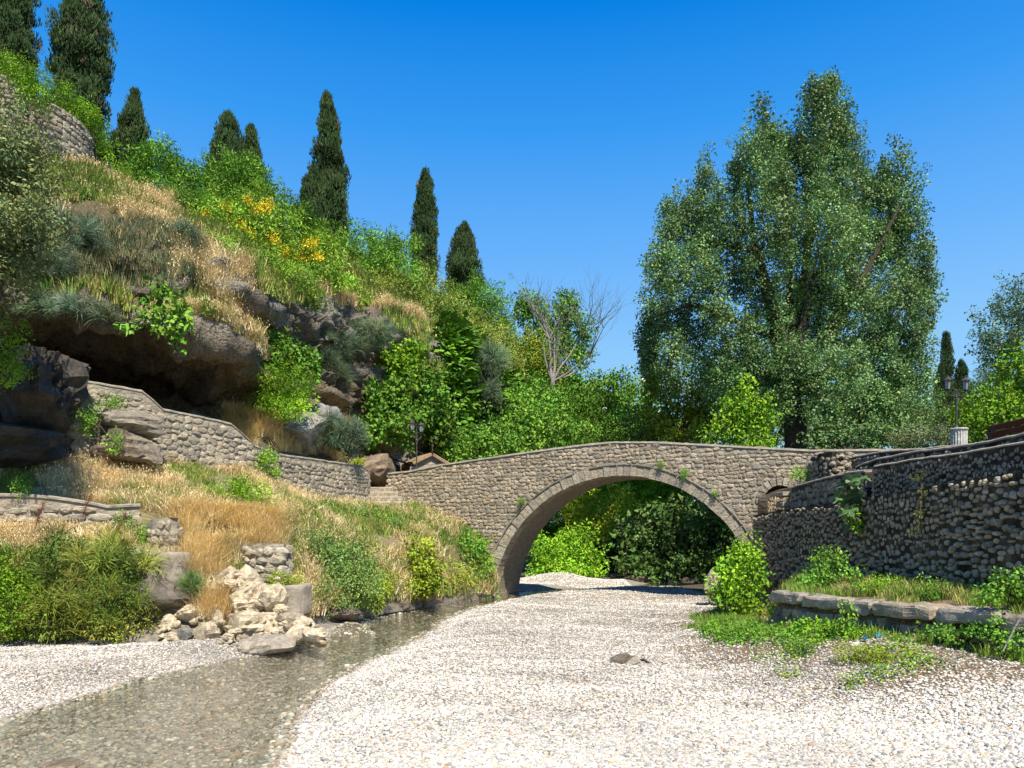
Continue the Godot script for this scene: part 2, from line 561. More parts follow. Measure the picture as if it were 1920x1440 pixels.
func sheet_mesh(s: Dictionary, colour: Callable) -> ArrayMesh:
	var st := tri_st()
	var nu: int = s.nu
	for j in s.nv:
		for i in nu:
			st.set_color(colour.call(float(j) / s.sv, float(i) / s.su, s.p[j * nu + i]))
			st.add_vertex(s.p[j * nu + i])
	for j in s.nv - 1:
		for i in nu - 1:
			var a: int = j * nu + i
			st.add_index(a); st.add_index(a + nu); st.add_index(a + nu + 1)
			st.add_index(a); st.add_index(a + nu + 1); st.add_index(a + 1)
	st.generate_normals()
	return st.commit()

func sheet_at(s: Dictionary, v: float, u: float) -> Vector3:
	var y := clampf(v * s.sv, 0, s.nv - 1.001); var x := clampf(u * s.su, 0, s.nu - 1.001)
	var j := int(y); var i := int(x)
	var p: PackedVector3Array = s.p
	return p[j * s.nu + i].lerp(p[j * s.nu + i + 1], x - i).lerp(p[(j + 1) * s.nu + i].lerp(p[(j + 1) * s.nu + i + 1], x - i), y - j)

var BC := [-420, -120, 0, 130, 290, 430, 520, 600, 690, 780, 860, 925]
var BANK := {}
var HC := [-500, -200, 0, 130, 210, 290, 360, 430, 520, 600, 690, 780, 860, 960, 1100, 1250]
var HILL := {}

func terrain() -> void:
	var rows := [
		[[1215, 11.0], [1215, 11.4], [1215, 11.6], [1210, 11.9], [1208, 12.1], [1212, 12.5], [1200, 13.7], [1178, 15.4], [1158, 17.4], [1142, 19.9], [1132, 22.4], [1126, 24.4]],
		[[1150, 11.4], [1150, 11.8], [1150, 12.0], [1150, 12.4], [1150, 12.7], [1160, 13.2], [1160, 14.2], [1130, 15.8], [1125, 17.8], [1115, 20.2], [1110, 22.6], [1105, 24.6]],
		[[1045, 12.2], [1045, 12.6], [1045, 12.9], [1045, 13.1], [1060, 13.4], [1085, 14.3], [1090, 15.1], [1085, 16.5], [1075, 18.4], [1075, 20.9], [1070, 23.2], [1070, 25.0]],
		[[975, 13.3], [975, 13.6], [975, 13.8], [978, 14.1], [990, 14.6], [1000, 15.4], [1000, 16.4], [1000, 18.0], [1008, 20.0], [1000, 22.2], [1010, 24.2], [1030, 25.7]],
		[[930, 14.2], [930, 14.4], [930, 14.6], [935, 14.8], [945, 15.4], [945, 16.6], [950, 18.0], [958, 20.4], [962, 23.0], [962, 25.0], [985, 26.2], [1000, 26.7]],
		[[865, 15.4], [862, 15.6], [860, 15.8], [850, 16.4], [868, 17.7], [885, 19.2], [915, 20.8], [945, 23.2], [955, 25.8], [955, 27.0], [975, 27.2], [990, 27.4]],
		[[850, 16.4], [850, 16.6], [850, 16.9], [845, 17.4], [868, 18.6], [890, 20.2], [905, 21.8], [930, 24.2], [940, 27.0], [945, 28.6], [965, 28.8], [980, 29.0]],
		[[735, 17.6], [735, 17.8], [745, 18.6], [770, 19.0], [865, 22.0], [890, 23.0], [905, 25.0], [930, 28.0], [940, 31.0], [945, 33.0], [965, 33.0], [980, 33.0]],
	]
	BANK = sheet(BC, rows, 12, 8, [0.05, 0.12, 0.12, 0.1, 0.1, 0.06, 0.04, 0.04])
	var bc := func(v: float, u: float, p: Vector3) -> Color:
		var c := Color(0.45, 0.35, 0.19).lerp(Color(0.30, 0.26, 0.13), 0.5 + 0.8 * nz.get_noise_3dv(p * 6.0))
		return c.lerp(Color(0.40, 0.36, 0.29), sm(1.1, 0.2, v) * 0.9)
	tag(mi("river_bank", sheet_mesh(BANK, bc), M.boulder), "grassy left river bank that climbs to the path wall", "", "", "structure")
	var hr := [
		#  -500        -200        0           130         210         290         360         430         520         600         690         780         860         960         1100        1250
		[[770, 14.5], [770, 15.5], [775, 16.2], [800, 16.8], [820, 17.6], [850, 18.4], [870, 19.2], [890, 20.2], [905, 21.8], [920, 24.2], [935, 27.2], [925, 30.0], [915, 33.0], [910, 37.0], [930, 42.0], [960, 48.0]],
		[[740, 17.5], [735, 18.5], [735, 19.6], [745, 20.3], [760, 20.9], [785, 21.6], [800, 22.2], [815, 22.4], [800, 23.2], [820, 25.4], [850, 28.6], [860, 31.5], [870, 34.5], [880, 38.5], [900, 44.0], [930, 50.0]],
		[[655, 18.5], [655, 20.0], [660, 21.2], [672, 22.0], [695, 22.6], [722, 23.0], [738, 23.0], [755, 22.9], [760, 23.7], [775, 25.8], [800, 29.0], [810, 31.8], [830, 35.0], [850, 39.0], [870, 45.0], [900, 51.0]],
		[[588, 15.7], [582, 16.8], [578, 17.8], [589, 18.3], [607, 18.7], [624, 19.2], [640, 19.6], [664, 20.3], [740, 23.3], [735, 25.6], [745, 28.5], [780, 31.4], [805, 34.8], [830, 39.2], [850, 45.5], [880, 51.5]],
		[[570, 15.4], [565, 16.5], [560, 17.6], [572, 18.0], [590, 18.3], [605, 18.8], [620, 19.3], [640, 20.2], [700, 23.8], [690, 26.0], [690, 28.6], [730, 31.4], [770, 35.0], [800, 39.6], [830, 46.0], [860, 52.0]],
		[[545, 17.5], [545, 18.4], [545, 19.2], [555, 19.6], [565, 20.0], [575, 20.5], [580, 21.0], [590, 21.6], [650, 24.4], [645, 26.4], [665, 29.0], [700, 31.8], [745, 35.4], [780, 40.0], [815, 46.5], [845, 53.0]],
		[[500, 16.8], [500, 17.9], [505, 19.0], [520, 19.4], [525, 19.8], [530, 20.2], [535, 20.8], [545, 21.4], [600, 24.0], [600, 26.2], [615, 28.8], [655, 31.9], [705, 35.8], [750, 40.6], [800, 47.0], [835, 54.0]],
		[[430, 17.4], [432, 18.5], [435, 19.6], [440, 20.0], [440, 20.5], [445, 21.2], [462, 21.8], [500, 22.4], [545, 24.6], [570, 26.8], [588, 29.4], [615, 32.0], [668, 36.4], [720, 41.4], [780, 48.0], [820, 55.0]],
		[[370, 20.0], [365, 21.2], [358, 22.4], [352, 23.2], [375, 23.8], [405, 24.6], [430, 25.2], [462, 26.0], [505, 27.6], [535, 29.5], [560, 31.6], [598, 34.2], [645, 38.2], [700, 43.4], [765, 50.0], [810, 57.0]],
		[[330, 26.0], [325, 27.2], [320, 28.6], [318, 29.4], [345, 30.0], [372, 30.8], [395, 31.4], [420, 32.4], [452, 34.2], [475, 36.0], [505, 38.2], [548, 41.2], [600, 44.6], [665, 49.0], [740, 55.0], [795, 61.0]],
		[[330, 50.0], [330, 50.0], [340, 50.0], [350, 50.0], [380, 50.0], [400, 52.0], [420, 54.0], [450, 56.0], [480, 58.0], [505, 60.0], [530, 62.0], [570, 66.0], [620, 70.0], [680, 75.0], [755, 80.0], [810, 88.0]],
	]
	HILL = sheet(HC, hr, 14, 14, [0.15, 0.5, 0.7, 0.65, 0.6, 0.6, 0.7, 0.5, 0.35, 0.3, 0.2])
	var hc := func(v: float, u: float, p: Vector3) -> Color:
		var n := nz.get_noise_3dv(p * 5.0)
		var rock := Color(0.34, 0.285, 0.21).lerp(Color(0.58, 0.53, 0.44), clampf(0.45 + n * 1.6, 0, 1))
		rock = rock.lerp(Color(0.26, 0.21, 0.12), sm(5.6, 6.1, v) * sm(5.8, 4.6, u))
		if v > 1.0 and v < 3.8: rock = rock.lerp(Color(0.36, 0.26, 0.155), 0.7 * sm(3.8, 3.3, v))
		var dry := Color(0.42, 0.32, 0.17).lerp(Color(0.28, 0.24, 0.11), clampf(0.5 - n * 1.5, 0, 1))
		var k := maxf(sm(7.0, 7.5, v + n * 0.6), sm(3.9, 4.2, v) * sm(5.2, 4.8, v))
		k = maxf(k, sm(0.7, 0.2, v))
		var c := rock.lerp(dry, k)
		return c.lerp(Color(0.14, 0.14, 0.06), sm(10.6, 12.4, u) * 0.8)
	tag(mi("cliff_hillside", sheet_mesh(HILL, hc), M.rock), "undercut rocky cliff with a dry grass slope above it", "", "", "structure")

# ---------------------------------------------------------------- masonry
# rects: [Transform3D, depth to camera weight, Color, tint]; the largest become parts, the rest one part
func lay(parent: Node, rects: Array, most: int, called: String, rest: String, tints: Array, own_mat: Material) -> void:
	rects.sort_custom(func(a, b): return a[1] > b[1])
	for i in mini(most, rects.size()):
		mi(called, meshes[i % meshes.size()], tints[rects[i][3] % tints.size()], parent, rects[i][0])
	if rects.size() > most:
		for v in 3:
			var xf: Array = []
			var cs := PackedColorArray()
			for i in range(most + v, rects.size(), 3):
				xf.append(rects[i][0])
				cs.append(rects[i][2])
			if xf.size(): tag(mm(rest, meshes[v * 2], own_mat, xf, cs, parent), "", "", "", "stuff")

# courses of rubble on a face: at.call(s, y) -> [point, tangent, normal]
func courses(L0: float, L1: float, y0: float, y1: float, ch: float, sw: float, ok: Callable, at: Callable, depth: float, base: Color, sd: int, tall := 1.0, fill := 1.03) -> Array:
	rng.seed = sd
	var out: Array = []
	var y := y0
	while y < y1:
		var h := ch * rr(0.75, 1.3)
		var s := L0 + rr(-sw, 0)
		while s < L1:
			var w := sw * rr(0.5, 1.6)
			var hh := h * rr(0.7, 1.35) * tall
			var cs := s + w * 0.5
			var jt := 0.26 if fill > 0.9 else 0.55
			var cy := y + h * 0.5 + rr(-jt, jt) * h + 0.6 * ch * nz.get_noise_2d(s * 6.0, y * 6.0)
			if ok.call(cs, cy, w, hh):
				var f: Array = at.call(cs, cy)
				var a := rr(-0.16, 0.16)
				var tx: Vector3 = (f[1] * cos(a) + Vector3.UP * sin(a)).normalized()
				var nm: Vector3 = f[2]
				var ty := nm.cross(tx).normalized()
				var b := Basis(tx * w * fill, ty * hh * fill, nm * depth * rr(0.6, 1.35) * (1.0 if fill > 0.9 else clampf(0.75 + 1.6 * nz.get_noise_3d(cs * 5.0, cy * 7.0, float(sd)), 0.12, 1.25)))
				var c := base * rr(0.66, 1.3)
				c = c.lerp(Color(c.r * 1.1, c.g * 0.98, c.b * 0.82), rng.randf() * 0.7)
				out.append([Transform3D(b, f[0]), w * hh / maxf(1.0, -(f[0] as Vector3).z), c, rng.randi() % 20])
			s += w
		y += h
	return out

# a wall along [[px, d, py_base, py_top], ...]
func wall(called: String, label: String, pts: Array, thick: float, ch: float, sw: float, depth: float, most: int, body: Material, tints: Array, base: Color, sd: int, cope := 0.0, fill := 1.03, group := "", step := 0.2) -> Node3D:
	var o := thing(called, label, "wall", Vector3.ZERO, group)
	var pa: Array = []   # samples [pos(x,0,z), ybase, ytop]
	var len := [0.0]
	var ctl: Array = []
	for p in pts:
		var a := P(p[0], p[2], p[1]); var b := P(p[0], p[3], p[1])
		ctl.append([Vector3(a.x, 0, a.z), a.y, b.y])
	for i in ctl.size() - 1:
		var n := maxi(1, int((ctl[i][0] as Vector3).distance_to(ctl[i + 1][0]) / step))
		for k in n:
			var t := float(k) / n
			var q := cat(ctl[maxi(i - 1, 0)][0], ctl[i][0], ctl[i + 1][0], ctl[mini(i + 2, ctl.size() - 1)][0], t)
			pa.append([q, lerpf(ctl[i][1], ctl[i + 1][1], t), lerpf(ctl[i][2], ctl[i + 1][2], t)])
	pa.append(ctl[-1])
	for i in range(1, pa.size()): len.append(len[-1] + (pa[i][0] as Vector3).distance_to(pa[i - 1][0]))
	var nrm := func(i: int) -> Vector3:
		var t: Vector3 = (pa[mini(i + 1, pa.size() - 1)][0] - pa[maxi(i - 1, 0)][0]).normalized()
		return Vector3(-t.z, 0, t.x)
	var st := tri_st()
	var stc := tri_st()
	var prev: Array = []
	for i in pa.size():
		var n: Vector3 = nrm.call(i)
		var p: Vector3 = pa[i][0]
		var wob := 0.014 * nz.get_noise_1d(len[i] * 40.0 + sd)
		var yb: float = pa[i][1] - 0.35; var yt: float = pa[i][2] + wob - cope
		var ring := [p + Vector3(0, yb, 0), p + Vector3(0, yt, 0), p - n * thick + Vector3(0, yt, 0), p - n * thick + Vector3(0, yb, 0)]
		if i > 0:
			q4(st, prev[0], prev[1], ring[1], ring[0])
			q4(st, prev[1], prev[2], ring[2], ring[1])
			q4(st, prev[2], prev[3], ring[3], ring[2])
		else: q4(st, ring[0], ring[3], ring[2], ring[1])
		if i == pa.size() - 1: q4(st, ring[0], ring[1], ring[2], ring[3])
		prev = ring
	mi("mortar_body", st.commit(), body, o)
	if cope > 0:
		var pc: Array = []
		for i in pa.size():
			var n: Vector3 = nrm.call(i)
			var p: Vector3 = pa[i][0]
			var wob := 0.014 * nz.get_noise_1d(len[i] * 40.0 + sd) + 0.01 * nz.get_noise_1d(len[i] * 300.0)
			var y0: float = pa[i][2] + wob - cope + 0.002; var y1 := y0 + cope
			var g := p + n * (depth * 0.55 + 0.02 * nz.get_noise_1d(len[i] * 200.0))
			var h := p - n * (thick + 0.02)
			var ring := [g + Vector3(0, y0, 0), g + Vector3(0, y1 - 0.02, 0), g - n * 0.03 + Vector3(0, y1, 0), h + Vector3(0, y1, 0), h + Vector3(0, y0, 0)]
			if i > 0:
				for k in 5: q4(stc, pc[k], pc[(k + 1) % 5], ring[(k + 1) % 5], ring[k])
			else:
				q4(stc, ring[3], ring[2], ring[1], ring[0]); t3(stc, ring[0], ring[4], ring[3])
			if i == pa.size() - 1:
				q4(stc, ring[0], ring[1], ring[2], ring[3]); t3(stc, ring[0], ring[3], ring[4])
			pc = ring
		mi("coping", stc.commit(), M.cement, o)
	var find := func(s: float) -> int:
		var i := 0
		while i < len.size() - 2 and len[i + 1] < s: i += 1
		return i
	var lo := 1e9; var hi := -1e9
	for q in pa:
		lo = minf(lo, q[1]); hi = maxf(hi, q[2])
	var okf := func(s: float, y: float, w: float, h: float) -> bool:
		if s < 0.02 or s > len[-1] - 0.02: return false
		var i: int = find.call(s)
		var t: float = (s - len[i]) / maxf(0.001, len[i + 1] - len[i])
		return y - h * 0.3 > lerpf(pa[i][1], pa[i + 1][1], t) - 0.15 and y + h * 0.45 < lerpf(pa[i][2], pa[i + 1][2], t) - cope
	var atf := func(s: float, y: float) -> Array:
		var i: int = find.call(s)
		var t: float = (s - len[i]) / maxf(0.001, len[i + 1] - len[i])
		var q: Vector3 = (pa[i][0] as Vector3).lerp(pa[i + 1][0], t)
		var n: Vector3 = nrm.call(i)
		return [q + Vector3(0, y, 0), Vector3(n.z, 0, -n.x), n]
	var rects := courses(0, len[-1], lo - 0.2, hi, ch, sw, okf, atf, depth, base, sd, 1.0, fill)
	lay(o, rects, most, "stone", "stonework", tints, M.stone)
	return o

# the bridge: its face runs along U from B0, the barrel goes back along W
const BA := 25.0
var B0 := Vector3(-0.54, 0, -25.0)
var BU := Vector3(cos(deg_to_rad(BA)), 0, sin(deg_to_rad(BA)))
var BW := Vector3(sin(deg_to_rad(BA)), 0, -cos(deg_to_rad(BA)))
const AC := 4.2
const AY := -0.6
const AR := 4.36
const SC := 8.98
const SY := 2.86
const SR := 0.43
const BWID := 2.1

func bp(s: float, y: float, w: float) -> Vector3:
	return B0 + BU * s + BW * w + Vector3(0, y, 0)

func bridge_top(s: float) -> float:
	return lin([-4.3, -3.4, -2.2, -0.5, 1.5, 3.0, 4.1, 5.4, 7.6, 9.8, 14.0], [4.16, 4.2, 4.36, 4.5, 4.66, 4.76, 4.80, 4.72, 4.48, 4.24, 4.05], s)

func bridge() -> void:
	var o := thing("stone_bridge", "old hump-backed rubble stone bridge with one wide arch over the stream", "bridge")
	var st := tri_st()
	var so := tri_st()
	var s := -4.3
	var S: Array[float] = []
	while s < 14.0:
		S.append(s); s += 0.1
	var low := func(x: float) -> float:
		if absf(x - AC) < AR: return maxf(AY + sqrt(maxf(0, AR * AR - pow(x - AC, 2))), -0.7)
		return -0.7
	S.append(AC - AR); S.append(AC + AR); S.append(SC - SR); S.append(SC + SR)
	for i in 10:
		S.append(AC - AR + 0.012 * i * i); S.append(AC + AR - 0.012 * i * i)
	S.sort()
	for i in S.size() - 1:
		var a: float = S[i]; var b: float = S[i + 1]
		if b - a < 1e-4: continue
		var m := (a + b) * 0.5
		var ya: float = low.call(lerpf(a, m, 0.02)); var yb: float = low.call(lerpf(b, m, 0.02))
		var ta := bridge_top(a) - 0.06; var tb := bridge_top(b) - 0.06
		for w in [0.0, BWID]:
			var seg: Array = [[ya, yb, ta, tb]]
			if absf(m - SC) < SR:
				var ca := SY + sqrt(maxf(0, SR * SR - pow(a - SC, 2))); var cb := SY + sqrt(maxf(0, SR * SR - pow(b - SC, 2)))
				seg = [[ya, yb, 1.9, 1.9], [ca, cb, ta, tb]]
				if w == 0.0:
					q4(so, bp(a, ca, 0), bp(b, cb, 0), bp(b, cb, BWID), bp(a, ca, BWID))
					q4(so, bp(a, 1.9, 0), bp(a, 1.9, BWID), bp(b, 1.9, BWID), bp(b, 1.9, 0))
			for g in seg:
				if w == 0.0: q4(st, bp(a, g[0], w), bp(a, g[2], w), bp(b, g[3], w), bp(b, g[1], w))
				else: q4(st, bp(a, g[0], w), bp(b, g[1], w), bp(b, g[3], w), bp(a, g[2], w))
		if m > AC - AR and m < AC + AR:
			q4(so, bp(a, ya, 0), bp(b, yb, 0), bp(b, yb, BWID), bp(a, ya, BWID))
		# parapets and deck
		var pr := [[ta, tb, 0.0], [ta, tb, 0.34], [ta - 0.75, tb - 0.75, 0.34], [ta - 0.75, tb - 0.75, BWID - 0.34], [ta, tb, BWID - 0.34], [ta, tb, BWID]]
		for k in 5:
			q4(st, bp(a, pr[k][0], pr[k][2]), bp(a, pr[k + 1][0], pr[k + 1][2]), bp(b, pr[k + 1][1], pr[k + 1][2]), bp(b, pr[k][1], pr[k][2]))
	for sd in [SC - SR, SC + SR]:
		q4(so, bp(sd, 1.9, 0), bp(sd, SY, 0), bp(sd, SY, BWID), bp(sd, 1.9, BWID))
	for e in [AC - AR, AC + AR]:
		q4(so, bp(e, -0.7, 0), bp(e, AY, 0), bp(e, AY, BWID), bp(e, -0.7, BWID))
	for w in [[0.0, 0.34], [BWID - 0.34, BWID]]:
		q4(st, bp(-4.3, -0.7, w[0]), bp(-4.3, -0.7, w[1]), bp(-4.3, 4.1, w[1]), bp(-4.3, 4.1, w[0]))
	q4(st, bp(-4.3, -0.7, 0.34), bp(-4.3, -0.7, BWID - 0.34), bp(-4.3, 3.35, BWID - 0.34), bp(-4.3, 3.35, 0.34))
	mi("mortar_body", st.commit(), M.mortar, o)
	mi("arch_soffit", so.commit(), M.soffit, o)
	# coping along both parapets
	for w in [-0.035, BWID - 0.36]:
		var sc := tri_st()
		var prev: Array = []
		var x := -4.32
		while x < 14.0:
			var y := bridge_top(x) - 0.058
			var wob := 0.02 * nz.get_noise_1d(x * 60.0) + 0.015 * nz.get_noise_1d(x * 300.0)
			var ring := [bp(x, y, w + wob), bp(x, y + 0.06 + wob, w + 0.02 + wob), bp(x, y + 0.075 + wob, w + 0.2), bp(x, y + 0.06, w + 0.4), bp(x, y, w + 0.41)]
			if prev.size():
				for k in 4: q4(sc, prev[k], prev[k + 1], ring[k + 1], ring[k])
			else:
				q4(sc, ring[3], ring[2], ring[1], ring[0]); t3(sc, ring[0], ring[4], ring[3])
			prev = ring
			x += 0.12
		mi("coping", sc.commit(), M.cement, o)
	# voussoirs: wedge stones round the ring
	var n := 66
	var span := PI * 0.985
	rng.seed = 77
	var wedges: Array = []
	for v in 4:
		var sv := tri_st()
		var da := span / n * 0.5 * 0.95
		var r0 := AR - 0.025 - v * 0.006; var r1 := AR + 0.235 + v * 0.02
		var z := 0.014 + 0.007 * v
		var c: Array = []
		for q in [[r0, -da, -z], [r1, -da, -z], [r1, da, -z], [r0, da, -z], [r0, -da, 0.45], [r1, -da, 0.45], [r1, da, 0.45], [r0, da, 0.45]]:
			c.append(Vector3(q[0] * sin(q[1]) + rr(-0.008, 0.008), q[0] * cos(q[1]) - AR, q[2] + rr(-0.01, 0.01)))
		q4(sv, c[0], c[1], c[2], c[3])
		q4(sv, c[1], c[5], c[6], c[2])
		q4(sv, c[3], c[7], c[4], c[0])
		q4(sv, c[0], c[4], c[5], c[1])
		q4(sv, c[2], c[6], c[7], c[3])
		wedges.append(sv.commit())
	var bas := Basis(BU, Vector3.UP, BW)
	for k in n:
		var a := -span * 0.5 + span * (k + 0.5) / n
		var xf := Transform3D(bas, bp(AC, AY, 0)) * Transform3D(Basis(Vector3.BACK, -a), Vector3.ZERO) * Transform3D(Basis(), Vector3(0, AR, 0))
		mi("voussoir", wedges[rng.randi() % 4], M.tints[[0, 2, 4, 0, 1][rng.randi() % 5]], o, xf)
	# the thin projecting hood over the ring, broken here and there
	var a0 := -1.28
	while a0 < 1.22:
		var a1 := a0 + rr(0.09, 0.2)
		if rng.randf() > 0.12:
			var sh := tri_st()
			var prev2: Array = []
			for k in 4:
				var a := lerpf(a0, a1 - 0.008, k / 3.0)
				var ring: Array = []
				for q in [[0.29, 0.02], [0.288, -0.055], [0.318, -0.06], [0.328, 0.02]]:
					ring.append(bp(AC + (AR + q[0]) * sin(a), AY + (AR + q[0]) * cos(a), q[1]))
				if prev2.size():
					for j in 3: q4(sh, prev2[j], prev2[j + 1], ring[j + 1], ring[j])
				else: q4(sh, ring[3], ring[2], ring[1], ring[0])
				prev2 = ring
			q4(sh, prev2[0], prev2[1], prev2[2], prev2[3])
			mi("hood_slab", sh.commit(), M.tints[1 if rng.randf() < 0.6 else 3], o)
		a0 = a1
	# voussoirs of the small flood arch
	for k in 11:
		var a := -1.6 + 3.2 * k / 10.0
		var sv := tri_st()
		var da := 0.13
		var c: Array = []
		for q in [[SR - 0.02, -da, -0.05], [SR + 0.2, -da, -0.05], [SR + 0.2, da, -0.05], [SR - 0.02, da, -0.05], [SR - 0.02, -da, 0.3], [SR + 0.2, -da, 0.3], [SR + 0.2, da, 0.3], [SR - 0.02, da, 0.3]]:
			c.append(Vector3(q[0] * sin(q[1]) + rr(-0.01, 0.01), q[0] * cos(q[1]), q[2] + rr(-0.015, 0.015)))
		q4(sv, c[0], c[1], c[2], c[3]); q4(sv, c[1], c[5], c[6], c[2]); q4(sv, c[3], c[7], c[4], c[0]); q4(sv, c[0], c[4], c[5], c[1]); q4(sv, c[2], c[6], c[7], c[3])
		mi("voussoir", sv.commit(), M.tints[[2, 0, 4][k % 3]], o, Transform3D(bas, bp(SC, SY, 0)) * Transform3D(Basis(Vector3.BACK, -a), Vector3.ZERO))
	var okf := func(x: float, y: float, w: float, h: float) -> bool:
		if y + h * 0.4 > bridge_top(x) - 0.05: return false
		if Vector2(x - AC, y - AY).length() < AR + 0.34 + h * 0.3 and y > AY: return false
		if Vector2(x - SC, y - SY).length() < SR + 0.2 + h * 0.35: return false
		if absf(x - SC) < SR + 0.1 and y < SY and y > 1.8: return false
		if x < -1.0 and y < lin([-4.3, -1.0], [2.3, 0.4], x): return false
		return true
	var atf := func(x: float, y: float) -> Array: return [bp(x, y, 0), BU, -BW]
	var rects := courses(-4.3, 12.5, -0.2, 4.8, 0.112, 0.178, okf, atf, 0.024, Color(0.57, 0.485, 0.36), 501)
	lay(o, rects, 300, "stone", "stonework", M.tints, M.stone)

# ---------------------------------------------------------------- plants
func B(px: float, py: float, d: float, rx: float, ry: float, rz_ := -1.0) -> Array:
	return [P(px, py, d), Vector3(rx / F * d, ry / F * d, (rz_ if rz_ > 0 else rx) / F * d)]

func crown(parent: Node, blobs: Array, kind: String, cs: float, col: Color, dens: float, sd: int, m: Material = null, called := "crown", shell := 0.45, lumpy := 1.0) -> void:
	rng.seed = sd
	var xf: Array = []
	var cs_ := PackedColorArray()
	for b in blobs:
		var c: Vector3 = b[0]; var r: Vector3 = b[1]
		var rm := (r.x * r.y + r.y * r.z + r.x * r.z) / 3.0
		var n := maxi(4, int(dens * 4.0 * PI * rm / (cs * cs)))
		var off := Vector3(rr(-90, 90), rr(-90, 90), rr(-90, 90))
		var bv := rr(0.78, 1.18)
		for i in n:
			var d := Vector3(rng.randfn(), rng.randfn(), rng.randfn()).normalized()
			var lump := 1.0 + 0.75 * lumpy * nz.get_noise_3dv(d * 22.0 + off) + 0.3 * nz.get_noise_3dv(d * 60.0 + off)
			var p := c + d * r * lerpf(shell, 1.0, pow(rng.randf(), 0.6)) * lump
			var bs: Basis
			if kind == "needle" or kind == "broom":
				bs = Basis(Vector3.UP, rr(0, TAU))
				var ax := Vector3(d.z, 0, -d.x)
				if ax.length() > 0.05: bs = Basis(ax.normalized(), (0.35 if kind == "needle" else 0.9) * ax.length()) * bs
			else: bs = Basis.from_euler(Vector3(rr(-0.7, 0.7), rr(0, TAU), rr(-0.7, 0.7)))
			var k := cs * rr(0.7, 1.35)
			if rng.randf() < 0.13 * lumpy:
				p = c + d * r * rr(1.0, 1.28) * lump
				k *= 0.62
			xf.append(Transform3D(bs.scaled(Vector3(k, k, k)), p))
			var v := rr(0.75, 2.0) * bv
			cs_.append(Color(col.r * v * rr(0.9, 1.3), col.g * v, col.b * v * rr(0.85, 1.25)))
	tag(mm(called, CL[kind], m if m else M.leaf, xf, cs_, parent), "", "", "", "stuff")

func stems(parent: Node, base: Vector3, blobs: Array, r0: float, m: Material, called := "trunk", sd := 1) -> void:
	rng.seed = sd
	var st := tri_st()
	var top := base
	for b in blobs: top += (b[0] - base) / blobs.size()
	var fork := base.lerp(top, 0.35)
	tube(st, [base - Vector3(0, 0.3, 0), base.lerp(fork, 0.5) + Vector3(rr(-0.1, 0.1), 0, rr(-0.1, 0.1)) * r0 * 4.0, fork], [r0 * 1.25, r0, r0 * 0.85])
	for b in blobs:
		var e: Vector3 = b[0]
		var mid := fork.lerp(e, 0.5) + Vector3(rr(-1, 1), rr(-0.2, 0.6), rr(-1, 1)) * fork.distance_to(e) * 0.12
		tube(st, [fork, mid, e], [r0 * 0.7, r0 * 0.45, r0 * 0.15], 5)
	mi(called, st.commit(), m, parent)

func plant(called: String, label: String, category: String, base: Vector3, blobs: Array, kind: String, cs: float, col: Color, dens := 1.5, trunk := 0.06, group := "", m: Material = null) -> Node3D:
	var o := thing(called, label, category, base, group)
	var loc: Array = []
	for b in blobs: loc.append([b[0] - base, b[1]])
	var sd := hash(label) % 100000
	stems(o, Vector3.ZERO, loc, trunk, M.bark, "trunk" if category == "tree" else "stem", sd)
	crown(o, loc, kind, cs, col, dens, sd, m, "crown" if category == "tree" else "foliage")
	return o

# a cypress: a spire of upward sprays; outline is a list of [py, half width px]
func cypress(label: String, px: float, d: float, outline: Array, sd: int, lean := 0.0, cs := 0.45, col := Color(0.045, 0.082, 0.028), dens := 2.4) -> void:
	var bottom: float = outline[-1][0]
	var base := P(px, bottom, d)
	var o := thing("cypress_tree", label, "tree", base, "cypresses on the hill" if px < 1000 else "far cypresses behind the trees")
	rng.seed = sd
	var top: float = outline[0][0]
	var H := (bottom - top) / F * d
	var st := tri_st()
	tube(st, [Vector3(0, -1.5, 0), Vector3(0, H * 0.4, 0), Vector3(lean, H * 0.95, 0)], [0.22, 0.14, 0.02])
	mi("trunk", st.commit(), M.bark, o)
	var ys: Array = []; var ws: Array = []
	for q in outline:
		ys.append(q[0]); ws.append(q[1])
	var xf: Array = []; var cols := PackedColorArray()
	var area := 0.0
	for i in outline.size() - 1: area += PI * (ws[i] + ws[i + 1]) / F * d * (ys[i + 1] - ys[i]) / F * d
	var n := int(dens * area / (cs * cs * 0.5))
	for i in n:
		var py := lerpf(top, bottom, pow(rng.randf(), 0.8))
		var w := lin(ys, ws, py) / F * d
		var a := rr(0, TAU)
		var y := (bottom - py) / F * d
		var lump := 0.86 + 0.75 * nz.get_noise_3d(cos(a) * 14.0 + sd, y * 6.0, sin(a) * 14.0) + 0.45 * nz.get_noise_3d(cos(a) * 40.0, y * 25.0, sin(a) * 40.0 + sd)
		var r := w * lerpf(0.55, 1.0, pow(rng.randf(), 0.5)) * lump
		var k := minf(cs, 0.25 + w * 0.8) * rr(0.75, 1.3)
		var bs := Basis(Vector3(sin(a), 0, -cos(a)), -0.2) * Basis(Vector3.UP, rr(0, TAU))
		xf.append(Transform3D(bs.scaled(Vector3(k, k * 1.25, k)), Vector3(cos(a) * r + lean * y / H, y - k * 0.3, sin(a) * r)))
		var v := rr(0.65, 1.4)
		cols.append(Color(0.13, 0.10, 0.06) * v if rng.randf() < 0.03 else Color(col.r * v * rr(0.9, 1.2), col.g * v, col.b * v))
	tag(mm("crown", CL.needle, M.dull, xf, cols, o), "", "", "", "stuff")

